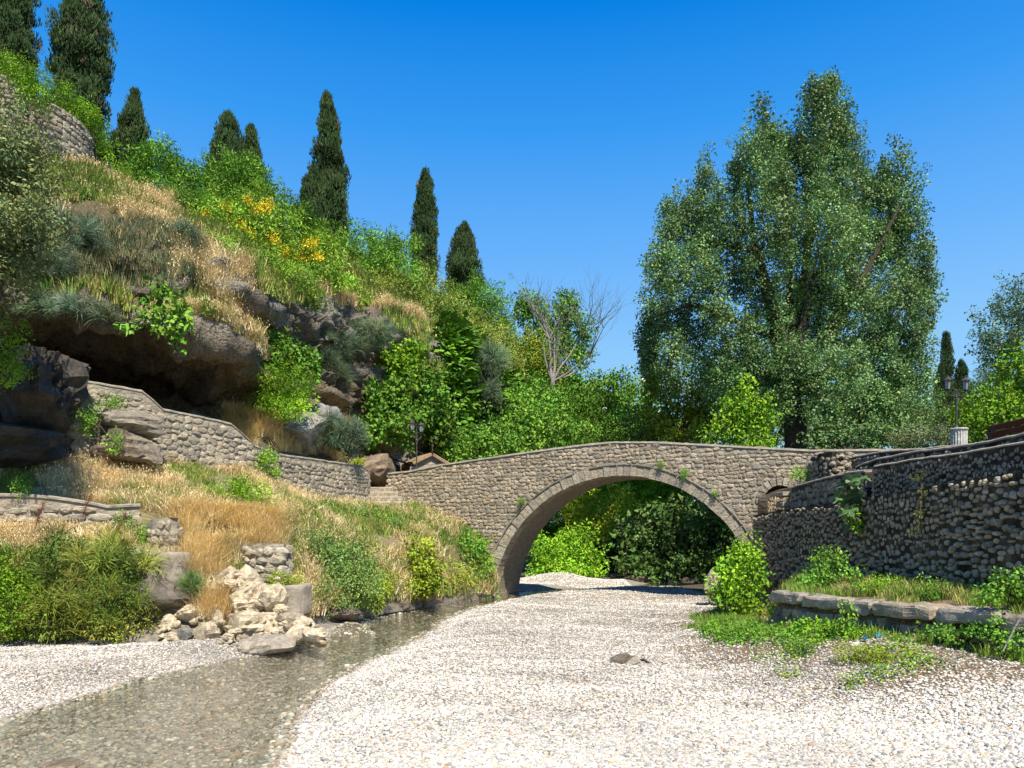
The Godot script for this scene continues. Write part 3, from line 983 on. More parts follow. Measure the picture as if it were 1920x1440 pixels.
func grass_on(called: String, label: String, pts: PackedVector3Array, kind: String, h0: float, h1: float, cols: Array, sd: int, m: Material = null, cat_ := "grass") -> void:
	rng.seed = sd
	var xf: Array = []; var cs := PackedColorArray()
	for p in pts:
		var h := rr(h0, h1)
		var w := h * rr(0.8, 1.5)
		var b := Basis.from_euler(Vector3(rr(-0.2, 0.2), rr(0, TAU), rr(-0.2, 0.2)))
		xf.append(Transform3D(b.scaled(Vector3(w, h, w)), p))
		var c: Color = cols[rng.randi() % cols.size()]
		cs.append(c * rr(0.75, 1.25))
	tag(mm(called, CL[kind], m if m else M.grass, xf, cs), label, "", "", "stuff")

func pick(s: Dictionary, v0: float, v1: float, u0: float, u1: float, n: int, sd: int, thr := -1.0, f := 5.0, off := 0.0) -> PackedVector3Array:
	rng.seed = sd
	var out := PackedVector3Array()
	for i in n:
		var p := sheet_at(s, rr(v0, v1), rr(u0, u1))
		if nz.get_noise_3dv(p * f + Vector3(off, off, off)) > thr: out.append(p)
	return out

func pick_ground(x0: float, x1: float, d0: float, d1: float, n: int, sd: int, ok: Callable) -> PackedVector3Array:
	rng.seed = sd
	var out := PackedVector3Array()
	for i in n:
		var x := rr(x0, x1); var d := rr(d0, d1)
		if ok.call(x, d): out.append(G(x, d))
	return out

# ---------------------------------------------------------------- small things
func lamp(label: String, at: Vector3, h: float, turn: float, group: String) -> Node3D:
	var o := thing("street_lamp", label, "street lamp", at, group)
	o.rotation.y = turn
	o.scale = Vector3.ONE * (0.75 if at.x > 0 else 0.65)
	var st := tri_st()
	lathe(st, [Vector2(0.10, -0.6), Vector2(0.10, 0.02), Vector2(0.065, 0.1), Vector2(0.045, 0.16), Vector2(0.036, h * 0.62), Vector2(0.055, h * 0.63), Vector2(0.055, h * 0.645), Vector2(0.034, h * 0.66), Vector2(0.034, h * 0.68), Vector2(0.07, h * 0.69), Vector2(0.03, h * 0.72), Vector2(0.03, h * 0.82), Vector2(0.045, h * 0.83), Vector2(0.015, h * 0.86), Vector2(0.0, h * 0.88)], Vector3.ZERO)
	mi("pole", st.commit(), M.iron, o)
	for s in [-1.0, 1.0]:
		var sa := tri_st()
		var pts: Array = []; var rad: Array = []
		for k in 9:
			var t := k / 8.0
			var a := -PI * 0.55 - PI * 0.62 * t * 0.9
			pts.append(Vector3(s * (0.03 + 0.39 * t), h * 0.735 + 0.13 * (pow(t - 0.42, 2) * 3.2 - 0.5) + 0.02, 0))
			rad.append(0.022)
		tube(sa, pts, rad, 6)
		tube(sa, [Vector3(s * 0.05, h * 0.73, 0), Vector3(s * 0.14, h * 0.77, 0), Vector3(s * 0.12, h * 0.80, 0), Vector3(s * 0.09, h * 0.79, 0)], [0.018, 0.016, 0.02, 0.012], 5)
		mi("arm", sa.commit(), M.iron, o)
		var b := Vector3(s * 0.42, h * 0.80, 0)
		var sl := tri_st()
		lathe(sl, [Vector2(0.0, -0.02), Vector2(0.05, 0.0), Vector2(0.03, 0.05), Vector2(0.10, 0.09), Vector2(0.10, 0.12)], b, 6)
		var L := 0.5
		for k in 6:
			var a := TAU * k / 6
			var v := Vector3(cos(a), 0, sin(a))
			beam(sl, b + v * 0.1 + Vector3(0, 0.11, 0), b + v * 0.155 + Vector3(0, 0.11 + L * 0.75, 0), 0.02, 0.02, v)
		var lan := mi("lantern", sl.commit(), M.iron, o)
		var sc := tri_st()
		lathe(sc, [Vector2(0.15, 0.47), Vector2(0.21, 0.475), Vector2(0.21, 0.495), Vector2(0.12, 0.56), Vector2(0.07, 0.60), Vector2(0.055, 0.64), Vector2(0.02, 0.66), Vector2(0.035, 0.69), Vector2(0.0, 0.73)], b, 6)
		mi("cap", sc.commit(), M.iron, lan)
		var sg := tri_st()
		lathe(sg, [Vector2(0.09, 0.12), Vector2(0.145, 0.47)], b, 6)
		mi("glass", sg.commit(), M.glass, lan)
	return o

func pedestal(at: Vector3) -> void:
	var o := thing("lamp_pedestal", "white fluted round stone pedestal under the right lamp", "pedestal", at)
	var st := tri_st()
	var n := 20
	var rings: Array = []
	for y in [-1.0, 0.5]:
		var ring: Array = []
		for k in n * 3:
			var a := TAU * k / (n * 3)
			var r := 0.245 - (0.022 if k % 3 == 1 else (0.016 if k % 3 == 2 else 0.0))
			ring.append(Vector3(cos(a) * r, y, sin(a) * r))
		rings.append(ring)
	for k in n * 3:
		var j := (k + 1) % (n * 3)
		q4(st, rings[0][k], rings[1][k], rings[1][j], rings[0][j])
	mi("fluted_drum", st.commit(), M.white_stone, o)
	var sc := tri_st()
	lathe(sc, [Vector2(0.22, 0.485), Vector2(0.265, 0.505), Vector2(0.27, 0.54), Vector2(0.25, 0.56), Vector2(0, 0.565)], Vector3.ZERO, 24)
	mi("cap", sc.commit(), M.white_stone, o)

func bench(at: Vector3, turn: float) -> void:
	var o := thing("park_bench", "dark red slatted wooden bench behind the top cobbled wall", "bench", at)
	o.rotation.y = turn
	for i in 3:
		var st := tri_st()
		box(st, Transform3D(Basis(Vector3.RIGHT, 0.25), Vector3(0, 0.52 + i * 0.125, -0.22 - i * 0.03)), Vector3(1.9, 0.105, 0.035))
		mi("back_slat", st.commit(), M.red_wood, o)
		var s2 := tri_st()
		box(s2, Transform3D(Basis(), Vector3(0, 0.43, -0.12 + i * 0.13)), Vector3(1.9, 0.035, 0.11))
		mi("seat_slat", s2.commit(), M.red_wood, o)
	for x in [-0.85, 0.85]:
		var st := tri_st()
		beam(st, Vector3(x, 0, -0.1), Vector3(x, 0.85, -0.32), 0.06, 0.05, Vector3.RIGHT)
		beam(st, Vector3(x, 0, 0.2), Vector3(x, 0.42, 0.15), 0.06, 0.05, Vector3.RIGHT)
		beam(st, Vector3(x, 0.39, -0.2), Vector3(x, 0.39, 0.2), 0.06, 0.05)
		mi("leg_frame", st.commit(), M.iron, o)

func rock(label: String, at: Vector3, size: Vector3, sd: int, col: Color, group := "", rings := 10, rough := 0.4, strata := 0.0, called := "rock", cat_ := "rock") -> Node3D:
	rng.seed = sd
	var o := mi(called, rock_mesh(sd, size, rough, rings, col, strata), M.boulder, null, Transform3D(Basis(Vector3.UP, rr(0, TAU) if strata == 0.0 else 0.0), at))
	tag(o, label, cat_, group)
	return o

func block(called: String, label: String, corners: Array, depth: float, m: Material, sd: int, cat_ := "block") -> void:
	# a rough block: four face corners (world), pushed back along -z, subdivided and roughened
	var o := thing(called, label, cat_)
	var st := tri_st()
	var n := 9
	var bk := Vector3(0, 0, -depth)
	var f := func(i: int, j: int, k: float) -> Vector3:
		var u := float(i) / n; var v := float(j) / n
		var p: Vector3 = (corners[0] as Vector3).lerp(corners[1], u).lerp((corners[3] as Vector3).lerp(corners[2], u), v) + bk * k
		var e := 0.02 if (i > 0 and i < n and j > 0 and j < n) else 0.045
		return p + Vector3(nz.get_noise_3dv(p * 25.0 + Vector3(sd, 0, 0)), nz.get_noise_3dv(p * 25.0 + Vector3(0, sd, 0)), nz.get_noise_3dv(p * 25.0 + Vector3(0, 0, sd))) * e * 1.6
	for i in n:
		for j in n:
			q4(st, f.call(i, j, 0.0), f.call(i, j + 1, 0.0), f.call(i + 1, j + 1, 0.0), f.call(i + 1, j, 0.0))
	for i in n:
		q4(st, f.call(i, n, 0.0), f.call(i, n, 1.0), f.call(i + 1, n, 1.0), f.call(i + 1, n, 0.0))
		q4(st, f.call(0, i, 0.0), f.call(0, i, 1.0), f.call(0, i + 1, 1.0), f.call(0, i + 1, 0.0))
		q4(st, f.call(n, i, 0.0), f.call(n, i + 1, 0.0), f.call(n, i + 1, 1.0), f.call(n, i, 1.0))
	st.generate_normals()
	mi("block_body", st.commit(), m, o)

func dead_branch(st: SurfaceTool, thin: SurfaceTool, a: Vector3, dir: Vector3, l: float, r: float, lvl: int) -> void:
	var pts: Array = [a]; var rad: Array = [r]
	var p := a; var d := dir
	for i in 3:
		d = (d + Vector3(rr(-0.22, 0.22), rr(-0.1, 0.25), rr(-0.22, 0.22))).normalized()
		p += d * l / 3.0
		pts.append(p); rad.append(r * (1.0 - 0.2 * (i + 1)))
	tube(st if lvl < 2 else thin, pts, rad, 5 if lvl < 2 else 3)
	if lvl >= 5: return
	for k in (3 if lvl < 4 else 2):
		var q: Vector3 = pts[rng.randi_range(1, 3)] if k > 0 else pts[3]
		var nd := (d + Vector3(rr(-0.9, 0.9), rr(-0.15, 0.75), rr(-0.9, 0.9))).normalized()
		dead_branch(st, thin, q, nd, l * rr(0.55, 0.8), r * 0.5, lvl + 1)

func fig_leaf() -> ArrayMesh:
	var st := tri_st()
	var rim: Array = []
	for k in 15:
		var t := -2.5 + 5.0 * k / 14.0
		var r := 0.28 + 0.72 * pow(absf(cos(t * 1.57)), 1.5) * (1.0 - 0.12 * absf(t))
		rim.append(Vector3(sin(t * 0.85) * r * 0.62, -0.10 * r * r + 0.03 * (k % 2), 0.25 + cos(t * 0.85) * r * 0.75))
	for k in 14: t3(st, Vector3(0, 0.02, 0.2), rim[k], rim[k + 1])
	return st.commit()

func fronds(o: Node, base: Vector3, blobs: Array, cs: float, col: Color, n: float, sd: int) -> void:
	var loc: Array = []
	for b in blobs: loc.append([b[0] - base, b[1]])
	crown(o, loc, "broom", cs, col, n, sd, M.dull, "fronds", 0.8)

# ---------------------------------------------------------------- the scene
func _ready() -> void:
	rng.seed = 4
	nz.seed = 12; nz.noise_type = FastNoiseLite.TYPE_SIMPLEX_SMOOTH; nz.frequency = 0.06; nz.fractal_octaves = 3
	rz.seed = 5; rz.noise_type = FastNoiseLite.TYPE_SIMPLEX_SMOOTH; rz.frequency = 0.05; rz.fractal_type = FastNoiseLite.FRACTAL_RIDGED; rz.fractal_octaves = 3
	var cam := Camera3D.new()
	cam.name = "camera"
	cam.projection = Camera3D.PROJECTION_FRUSTUM
	cam.near = 0.1
	cam.far = 2000.0
	cam.size = 2.0 * 720.0 / F * cam.near
	cam.frustum_offset = Vector2(0, (HY - 720.0) / F * cam.near)
	cam.position = Vector3(0, EYE, 0)
	add_child(cam)
	cam.current = true
	var env := Environment.new()
	env.background_mode = Environment.BG_SKY
	var sky := Sky.new()
	var exposure := 1.6
	var im := Image.create(8, 512, false, Image.FORMAT_RGBAF)
	var ys := [-1.0, -0.02, 0.0, 0.10, 0.236, 0.354, 0.482, 0.585, 0.8, 1.0]
	var sr := [0.16, 0.20, 0.50, 0.40, 0.275, 0.147, 0.040, 0.002, 0.0, 0.0]
	var sg := [0.15, 0.19, 0.78, 0.70, 0.597, 0.456, 0.328, 0.223, 0.16, 0.13]
	var sb := [0.13, 0.18, 1.0, 1.0, 0.985, 0.973, 0.896, 0.783, 0.66, 0.60]
	for j in 512:
		var e := sin((0.5 - (j + 0.5) / 512.0) * PI)
		for i in 8: im.set_pixel(i, j, Color(lin(ys, sr, e), lin(ys, sg, e), lin(ys, sb, e)) / exposure)
	var psm := PanoramaSkyMaterial.new()
	psm.panorama = ImageTexture.create_from_image(im)
	sky.sky_material = psm
	env.sky = sky
	env.tonemap_mode = Environment.TONE_MAPPER_LINEAR
	env.tonemap_exposure = exposure
	env.sdfgi_enabled = true
	env.ssao_enabled = true
	env.ssil_enabled = true
	var we := WorldEnvironment.new()
	we.name = "world_environment"
	we.environment = env
	add_child(we)
	var sun := DirectionalLight3D.new()
	sun.name = "sun"
	sun.light_energy = 1.6
	sun.light_color = Color(1.0, 0.965, 0.90)
	sun.light_angular_distance = 0.5
	sun.shadow_enabled = true
	add_child(sun)
	sun.look_at_from_position(Vector3(0.24, 1.0, 0.63) * 50.0, Vector3.ZERO)

	materials()
	shared_meshes()
	ground()
	water()
	terrain()
	bridge()
	left_walls()
	right_walls()
	rocks()
	furniture()
	trees()
	bushes()
	grasses()
	pebbles()

func left_walls() -> void:
	var c := Color(0.40, 0.365, 0.30)
	wall("path_wall", "grey rubble wall stepping down the path under the cliff overhang", [[129, 16.0, 862, 708], [175, 16.3, 864, 715], [266, 17.1, 868, 731], [306, 17.5, 872, 766], [364, 18.2, 882, 777], [434, 19.1, 892, 793], [478, 19.8, 902, 834], [523, 20.6, 916, 852]], 0.4, 0.145, 0.205, 0.036, 260, M.mortar, M.tints, c, 601, 0.05)
	wall("path_wall", "rubble wall with level coping between the leafy wall bush and the steps", [[525, 20.75, 920, 851], [600, 22.6, 948, 861], [650, 24.0, 955, 868], [678, 25.0, 958, 872], [694, 25.6, 958, 886]], 0.4, 0.135, 0.205, 0.032, 260, M.mortar, M.tints, c, 602, 0.05)
	wall("tower_wall", "curved old stone tower wall on the hilltop behind the left tree", [[-70, 24.3, 335, 112], [0, 25.0, 335, 138], [22, 25.1, 335, 146], [50, 25.3, 335, 172], [91, 25.8, 335, 192], [120, 26.3, 335, 205], [157, 27.3, 332, 234], [174, 28.3, 325, 262], [178, 29.4, 322, 285]], 0.6, 0.17, 0.25, 0.05, 260, M.mortar, M.tints, Color(0.36, 0.325, 0.27), 603)
	wall("ruined_wall", "low ruined stone wall across the dry grass terrace at left", [[-80, 13.5, 990, 932], [0, 13.68, 990, 925], [70, 13.78, 988, 927], [130, 13.95, 986, 934], [200, 14.3, 986, 946], [262, 14.7, 980, 944]], 0.4, 0.15, 0.3, 0.06, 120, M.mortar, M.tints, Color(0.42, 0.37, 0.30), 604, 0.06)
	wall("stone_stub_wall", "broken stub of masonry wall above the pale rubble slide", [[424, 15.3, 1088, 1040], [436, 14.9, 1090, 1030], [455, 14.7, 1090, 1021], [500, 14.5, 1090, 1018], [532, 14.6, 1088, 1020], [541, 14.9, 1085, 1022], [542, 15.4, 1080, 1022]], 0.5, 0.14, 0.24, 0.06, 90, M.mortar, M.tints, Color(0.36, 0.32, 0.27), 605, 0.0)
	# masonry fragment, concrete blocks
	wall("masonry_fragment", "tilted grey fragment of stone masonry beside the golden grass tuft", [[274, 14.0, 1042, 982], [286, 13.8, 1044, 974], [312, 13.75, 1046, 969], [332, 13.8, 1046, 980], [342, 14.1, 1044, 992]], 0.5, 0.13, 0.17, 0.04, 60, M.concrete, M.tints, Color(0.33, 0.305, 0.26), 606)
	block("concrete_block", "plain tan concrete block jutting from the left bank thicket", [P(215, 1100, 13.1), P(331, 1100, 13.15), P(331, 1036, 13.15), P(200, 1030, 13.1)], 0.9, M.concrete, 3)
	block("concrete_block", "square grey concrete block topped with grass beside the willow bush", [P(506, 1156, 14.0), P(566, 1152, 14.1), P(567, 1098, 14.1), P(508, 1102, 14.0)], 0.7, M.concrete, 9)
	block("masonry_fragment", "small grey masonry fragment in the grass above the willow bush", [P(560, 1015, 18.6), P(602, 1012, 18.7), P(604, 968, 18.7), P(561, 967, 18.6)], 0.5, M.concrete, 17)
	# steps from the path down to the bank
	var o := thing("stone_steps", "worn stone steps between the path wall and the bridge", "steps")
	for k in 5:
		var st := tri_st()
		var y := 3.62 - 0.19 * k
		var d := 26.6 - 0.33 * k
		var a := P(684 - 6 * k, 900, d); var b := P(738 + 9 * k, 900, d)
		box(st, Transform3D(Basis(), Vector3((a.x + b.x) * 0.5, y - 0.45, -d - 0.25)), Vector3(b.x - a.x, 0.9, 0.85), 0.03)
		mi("step", st.commit(), M.tints[[0, 4, 0, 2, 0][k]], o)

func right_walls() -> void:
	meshes = COBS
	var cc := Color(0.54, 0.45, 0.32)
	var X := func(x: float, d: float) -> float: return 960.0 + x * F / d
	var Y := func(y: float, d: float) -> float: return HY - (y - EYE) * F / d
	var pts: Array = []
	for q in [[7.9, 20.4], [7.1, 20.2], [6.5, 19.8], [6.18, 19.1], [6.08, 18.2], [6.1, 16.5], [6.1, 14.0], [6.1, 12.0], [6.1, 10.0], [6.1, 8.0], [6.1, 6.0], [6.1, 4.5]]:
		var top := lin([4.5, 9.0, 10.0, 12.0, 14.0, 16.5, 18.0, 20.4], [2.5, 2.47, 2.46, 2.42, 2.38, 2.37, 2.34, 2.3], q[1])
		pts.append([X.call(q[0], q[1]), q[1], Y.call(0.88, q[1]), Y.call(top, q[1])])
	wall("river_wall", "dark mossy river wall studded with projecting cobbles above the weeds", pts, 0.55, 0.086, 0.118, 0.058, 300, M.darkmortar, M.cobtints, cc, 701, 0.0, 0.8)
	wall("low_wall", "short curved cement wall in front of the small flood arch", [[1439, 19.4, 968, 938], [1443, 19.9, 968, 931], [1455, 20.2, 962, 925], [1470, 20.4, 955, 918], [1484, 20.5, 948, 914]], 0.25, 0.12, 0.13, 0.015, 10, M.darkmortar, M.cobtints, cc, 702)
	wall("terrace_wall", "smooth shaded terrace wall left of the fig plant", [[1500, 19.0, 960, 910], [1489, 18.6, 960, 911], [1487, 18.0, 958, 912], [1523, 17.1, 948, 901], [1569, 15.8, 938, 889], [1600, 15.0, 930, 883], [1622, 14.6, 925, 881]], 0.3, 0.12, 0.13, 0.03, 40, M.darkmortar, M.cobtints, cc * 0.8, 703, 0.05)
	pts = []
	for q in [[7.5, 14.5], [7.05, 14.5], [6.88, 14.2], [6.9, 12.95], [6.9, 11.6], [6.9, 10.06], [6.9, 8.1], [6.9, 6.0]]:
		var top := lin([6.0, 8.1, 10.06, 11.6, 12.95, 14.2], [2.98, 2.98, 2.99, 3.02, 3.07, 3.09], q[1])
		pts.append([X.call(q[0], q[1]), q[1], Y.call(2.3, q[1]), Y.call(top, q[1])])
	wall("terrace_wall", "finely cobbled upper terrace wall right of the fig plant", pts, 0.3, 0.075, 0.085, 0.035, 300, M.darkmortar, M.cobtints, cc, 704, 0.04, 0.8)
	pts = []
	for q in [[7.75, 16.85], [7.8, 16.0], [7.8, 14.4], [7.8, 12.4], [7.8, 10.0], [7.8, 7.0]]:
		var top := lin([7.0, 12.4, 14.4, 16.0, 16.85], [3.3, 3.3, 3.4, 3.44, 3.36], q[1])
		pts.append([X.call(q[0], q[1]), q[1], Y.call(2.75, q[1]), Y.call(top, q[1])])
	wall("terrace_wall", "long parapet of the top terrace in front of the red bench", pts, 0.3, 0.085, 0.095, 0.03, 200, M.darkmortar, M.cobtints, cc, 705, 0.05, 0.8)
	wall("terrace_wall", "far dark parapet between the turret and the poplar", [[1594, 19.6, 890, 856], [1593, 19.3, 890, 857], [1650, 18.0, 880, 846], [1711, 16.6, 870, 842], [1790, 15.4, 860, 834]], 0.3, 0.1, 0.11, 0.04, 80, M.darkmortar, M.cobtints, cc, 706, 0.05)
	wall("wall_turret", "rounded cobbled wall end against the right end of the bridge", [[1533, 20.7, 900, 857], [1521, 20.1, 902, 858], [1524, 19.4, 905, 857], [1542, 18.7, 900, 850], [1560, 18.4, 898, 847], [1568, 18.4, 896, 847], [1582, 18.8, 892, 848], [1592, 19.3, 892, 850]], 0.5, 0.115, 0.14, 0.08, 160, M.darkmortar, M.cobtints, Color(0.44, 0.40, 0.32), 707, 0.0, 0.85)
	# stepping slabs that bridge the gaps in the walls
	var i := 0
	for q in [[1466, 1488, 926, 18.5, "upper pale slab step beside the small flood arch"], [1466, 1485, 946, 18.4, "lower pale slab step beside the small flood arch"], [1622, 1640, 889, 14.7, "upper slab step in the gap behind the fig plant"], [1622, 1640, 909, 14.6, "lower slab step in the gap behind the fig plant"]]:
		var st := tri_st()
		var a := P(q[0], q[2], q[3]); var b := P(q[1], q[2], q[3])
		box(st, Transform3D(Basis(), (a + b) * 0.5 + Vector3(0.02, 0, -0.2)), Vector3(b.x - a.x + 0.04, 0.11, 0.5), 0.015)
		tag(mi("stone_slab", st.commit(), M.concrete), q[4], "slab")
		i += 1
	meshes = STONES
	# the low ledge of big blocks along the foot of the terrace
	var o := thing("stone_ledge", "low ledge of big rough blocks along the weedy terrace edge", "wall")
	rng.seed = 88
	var d := 11.5
	while d > 5.4:
		var l := rr(0.4, 0.95)
		var a := Vector3(ledge_x(d), 0, -d)
		var b := Vector3(ledge_x(d - l * 0.93), 0, -(d - l * 0.93))
		var t := (b - a).normalized()
		var n := Vector3(-t.z, 0, t.x)
		l = a.distance_to(b)
		var mid := (a + b) * 0.5
		mi("coping_block", rock_block(rng.randi() % 999, Vector3(l * 0.985, 0.17, 0.5)), M.cobtints[[0, 3, 0][rng.randi() % 3]], o, Transform3D(Basis(t, Vector3.UP, n), mid - n * 0.2 + Vector3(0, 0.79 + rr(-0.015, 0.015), 0)))
		var s := 0.0
		while s < l - 0.1:
			var w := minf(rr(0.22, 0.4), l - s)
			mi("block", rock_block(rng.randi() % 999, Vector3(w * 0.97, rr(0.36, 0.44), 0.4)), M.cobtints[[2, 0, 3][rng.randi() % 3]], o, Transform3D(Basis(t, Vector3.UP, n), a + t * (s + w * 0.5) - n * (0.2 + rr(0, 0.05)) + Vector3(0, 0.45, 0)))
			s += w
		d -= l * 0.93

var COBS: Array[ArrayMesh] = []
var meshes: Array[ArrayMesh] = []
var blockcache := {}

func rock_block(sd: int, s: Vector3) -> ArrayMesh:
	var st := tri_st()
	var n := 5
	var pt := func(ax: int, sg: float, i: int, j: int) -> Vector3:
		var u := float(i) / n * 2.0 - 1.0; var v := float(j) / n * 2.0 - 1.0
		var p := Vector3(sg, u, v) if ax == 0 else (Vector3(u, sg, v) if ax == 1 else Vector3(u, v, sg))
		var e := pow(pow(absf(p.x), 9.0) + pow(absf(p.y), 9.0) + pow(absf(p.z), 9.0), -1.0 / 9.0)
		var q := p * e * s * 0.5
		return q + Vector3(nz.get_noise_3dv(q * 40.0 + Vector3(sd, 0, 0)), nz.get_noise_3dv(q * 40.0 + Vector3(0, sd, 0)), nz.get_noise_3dv(q * 40.0 + Vector3(0, 0, sd))) * 0.05
	for ax in 3:
		for sg in [-1.0, 1.0]:
			for i in n:
				for j in n:
					var a: Vector3 = pt.call(ax, sg, i, j); var b: Vector3 = pt.call(ax, sg, i + 1, j)
					var c: Vector3 = pt.call(ax, sg, i + 1, j + 1); var e: Vector3 = pt.call(ax, sg, i, j + 1)
					if (sg > 0) == (ax != 1): q4(st, e, c, b, a)
					else: q4(st, a, b, c, e)
	return st.commit()

func rocks() -> void:
	var pale := Color(1.0, 0.83, 0.57)
	var grey := Color(0.46, 0.42, 0.36)
	var dark := Color(0.13, 0.115, 0.095)  # black lichen tone, lowered further to put deep shade into the colour
	var PR := func(px: float, py: float, d: float, w: float, h: float) -> Array: return [P(px, py, d), Vector3(w * 0.56 / F * d, h * 0.58 / F * d, w * 0.5 / F * d)]
	var big := [
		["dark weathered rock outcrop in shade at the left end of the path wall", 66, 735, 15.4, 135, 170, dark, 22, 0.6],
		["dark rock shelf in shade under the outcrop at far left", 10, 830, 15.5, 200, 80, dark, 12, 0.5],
		["upper flat-topped rock slab leaning on the path wall", 238, 794, 16.5, 100, 48, Color(0.46, 0.40, 0.31), 18, 0.45],
		["lower undercut rock slab at the foot of the path wall", 240, 838, 16.4, 92, 58, Color(0.46, 0.38, 0.28), 18, 0.5],
		["broad whitish rock behind the second path wall under dry grass", 545, 812, 24.0, 170, 70, Color(0.62, 0.58, 0.49), 20, 0.5],
		["small whitish rock beside the blue-green broom bush", 610, 782, 24.2, 70, 36, Color(0.55, 0.52, 0.47), 10, 0.5],
		["overhanging brown boulder in the gap above the steps", 706, 882, 27.6, 74, 50, Color(0.42, 0.32, 0.22), 12, 0.4],
		["brown shaded boulder above the hut", 712, 830, 28.5, 60, 46, Color(0.30, 0.22, 0.15), 10, 0.4],
		["dark undercut concrete lump beneath the tan concrete block", 292, 1122, 12.9, 112, 64, Color(0.27, 0.23, 0.19), 12, 0.45],
		["brown eroded lump at the root of the left bank thicket", 268, 1165, 12.7, 60, 50, Color(0.38, 0.30, 0.22), 10, 0.5],
		["sharp pale boulder at the top of the rubble slide", 468, 1092, 13.7, 52, 52, pale, 12, 0.3],
		["tan rounded boulder left of the sharp one on the rubble slide", 432, 1086, 13.9, 52, 44, pale * 0.88, 10, 0.35],
		["largest pale crumbly mass in the middle of the rubble slide", 470, 1136, 13.3, 84, 76, pale, 24, 0.5],
		["knobbly pale boulder on the right shoulder of the rubble slide", 514, 1128, 13.1, 50, 52, pale * 0.95, 12, 0.5],
		["blocky pale boulder overhanging a dark gap at the rubble foot", 470, 1172, 12.7, 76, 46, pale * 0.9, 16, 0.4],
		["broad low grey rock at the water edge below the rubble", 496, 1211, 12.1, 92, 42, Color(0.66, 0.57, 0.44), 12, 0.3],
		["rounded pale boulder standing on the left gravel", 388, 1188, 12.3, 42, 42, pale * 0.88, 10, 0.35],
		["smooth grey stone between pale rubble on the left gravel", 348, 1190, 12.2, 26, 27, Color(0.34, 0.33, 0.29), 10, 0.2],
		["flat-topped pale rock under the hanging straw tuft", 352, 1152, 12.8, 52, 28, pale, 12, 0.55],
		["pale rock at the left end of the rubble foot", 318, 1170, 12.6, 34, 30, pale * 0.92, 10, 0.4],
		["small pale rock low at the left end of the rubble foot", 326, 1196, 12.2, 32, 18, pale * 0.9, 9, 0.4],
		["upright pale rock among straw in the middle of the rubble foot", 408, 1172, 12.7, 30, 40, pale, 12, 0.6],
		["rounded pale rock right of the dark gap", 532, 1182, 12.6, 34, 28, pale * 0.95, 12, 0.6],
		["wide pale rock below the square concrete block", 556, 1170, 13.0, 50, 26, pale, 12, 0.6],
		["pale rock near the tip of the rubble in the water", 568, 1188, 12.7, 42, 28, pale * 0.95, 12, 0.6],
		["outermost pale rock of the rubble reaching into the water", 600, 1204, 12.4, 30, 18, Color(0.66, 0.52, 0.34), 9, 0.3],
		["brown rock lying in the shallow water at the bottom left", 118, 1436, 5.75, 76, 18, Color(0.42, 0.33, 0.22), 10, 0.4],
		["brown bank rock under the willow bush", 640, 1150, 16.2, 70, 26, Color(0.36, 0.29, 0.22), 10, 0.5],
		["brown bank rock between the willow bush and the bright sapling", 742, 1128, 19.4, 60, 34, Color(0.40, 0.33, 0.25), 10, 0.5],
		["tan rock left of the bright bush on the right bank", 1336, 1096, 19.0, 40, 40, Color(0.55, 0.46, 0.35), 10, 0.4],
		["dark rock on the far river bank beyond the arch", 1195, 1088, 33.5, 44, 16, Color(0.22, 0.18, 0.14), 9, 0.4],
		["second dark rock beyond the arch below the shaded thicket", 1290, 1090, 33.0, 50, 16, Color(0.16, 0.14, 0.11), 9, 0.4],
	]
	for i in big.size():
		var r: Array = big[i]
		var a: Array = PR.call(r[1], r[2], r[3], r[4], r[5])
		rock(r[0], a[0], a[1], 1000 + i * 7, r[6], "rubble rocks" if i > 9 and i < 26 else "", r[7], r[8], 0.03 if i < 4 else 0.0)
	rng.seed = 31
	var var_mesh: Array = []
	for i in 5: var_mesh.append(rock_mesh(1300 + i, Vector3(1.0, 0.8, 0.9), 0.75, 8, pale * [1.05, 0.8, 0.95, 0.62, 1.0][i]))
	rng.seed = 33
	for i in 125:
		var px := rr(300, 600)
		var py := rr(1155, 1206) if px < 520 or px > 540 else rr(1170, 1204)
		if i % 4 == 0:
			px = rr(385, 530); py = rr(1075, 1170)
		var d := lin([1075.0, 1150.0, 1206.0], [13.8, 13.1, 12.25], py) + rr(0, 0.15) + maxf(0.0, (px - 500) * 0.004)
		d -= 0.3
		var k := rr(0.05, 0.13) if i < 60 else rr(0.07, 0.07 + 0.17 * rng.randf())
		if i >= 60:
			var t := rng.randf()
			px = lerpf(445, 550, t) + rr(-55, 40) * (0.35 + t); py = lerpf(1075, 1196, t); d = lin([1075.0, 1150.0, 1206.0], [13.7, 12.85, 12.2], py)
		var o := mi("rubble_stone", var_mesh[i % 5], M.boulder, null, Transform3D(Basis.from_euler(Vector3(rr(0, 6), rr(0, 6), rr(0, 6))).scaled(Vector3(k, k * rr(0.6, 0.9), k)), P(px, py, d)))
		tag(o, "small pale broken stone lying in the rubble slide at the stream edge", "stone", "small rubble stones")
	# driftwood lump on the gravel
	var dl := thing("debris_lump", "crumpled brown driftwood lump lying alone on the white gravel", "debris", P(1178, 1243, 10.0))
	mi("bark_lump", rock_mesh(55, Vector3(0.15, 0.075, 0.1), 0.7, 10, Color(0.30, 0.25, 0.19)), M.boulder, dl, Transform3D(Basis(Vector3.UP, 0.4), Vector3(-0.09, 0.03, 0)))
	mi("pale_lump", rock_mesh(57, Vector3(0.12, 0.06, 0.09), 0.6, 9, Color(0.62, 0.54, 0.42)), M.boulder, dl, Transform3D(Basis(), Vector3(0.08, 0.02, 0.02)))
	var stk := tri_st()
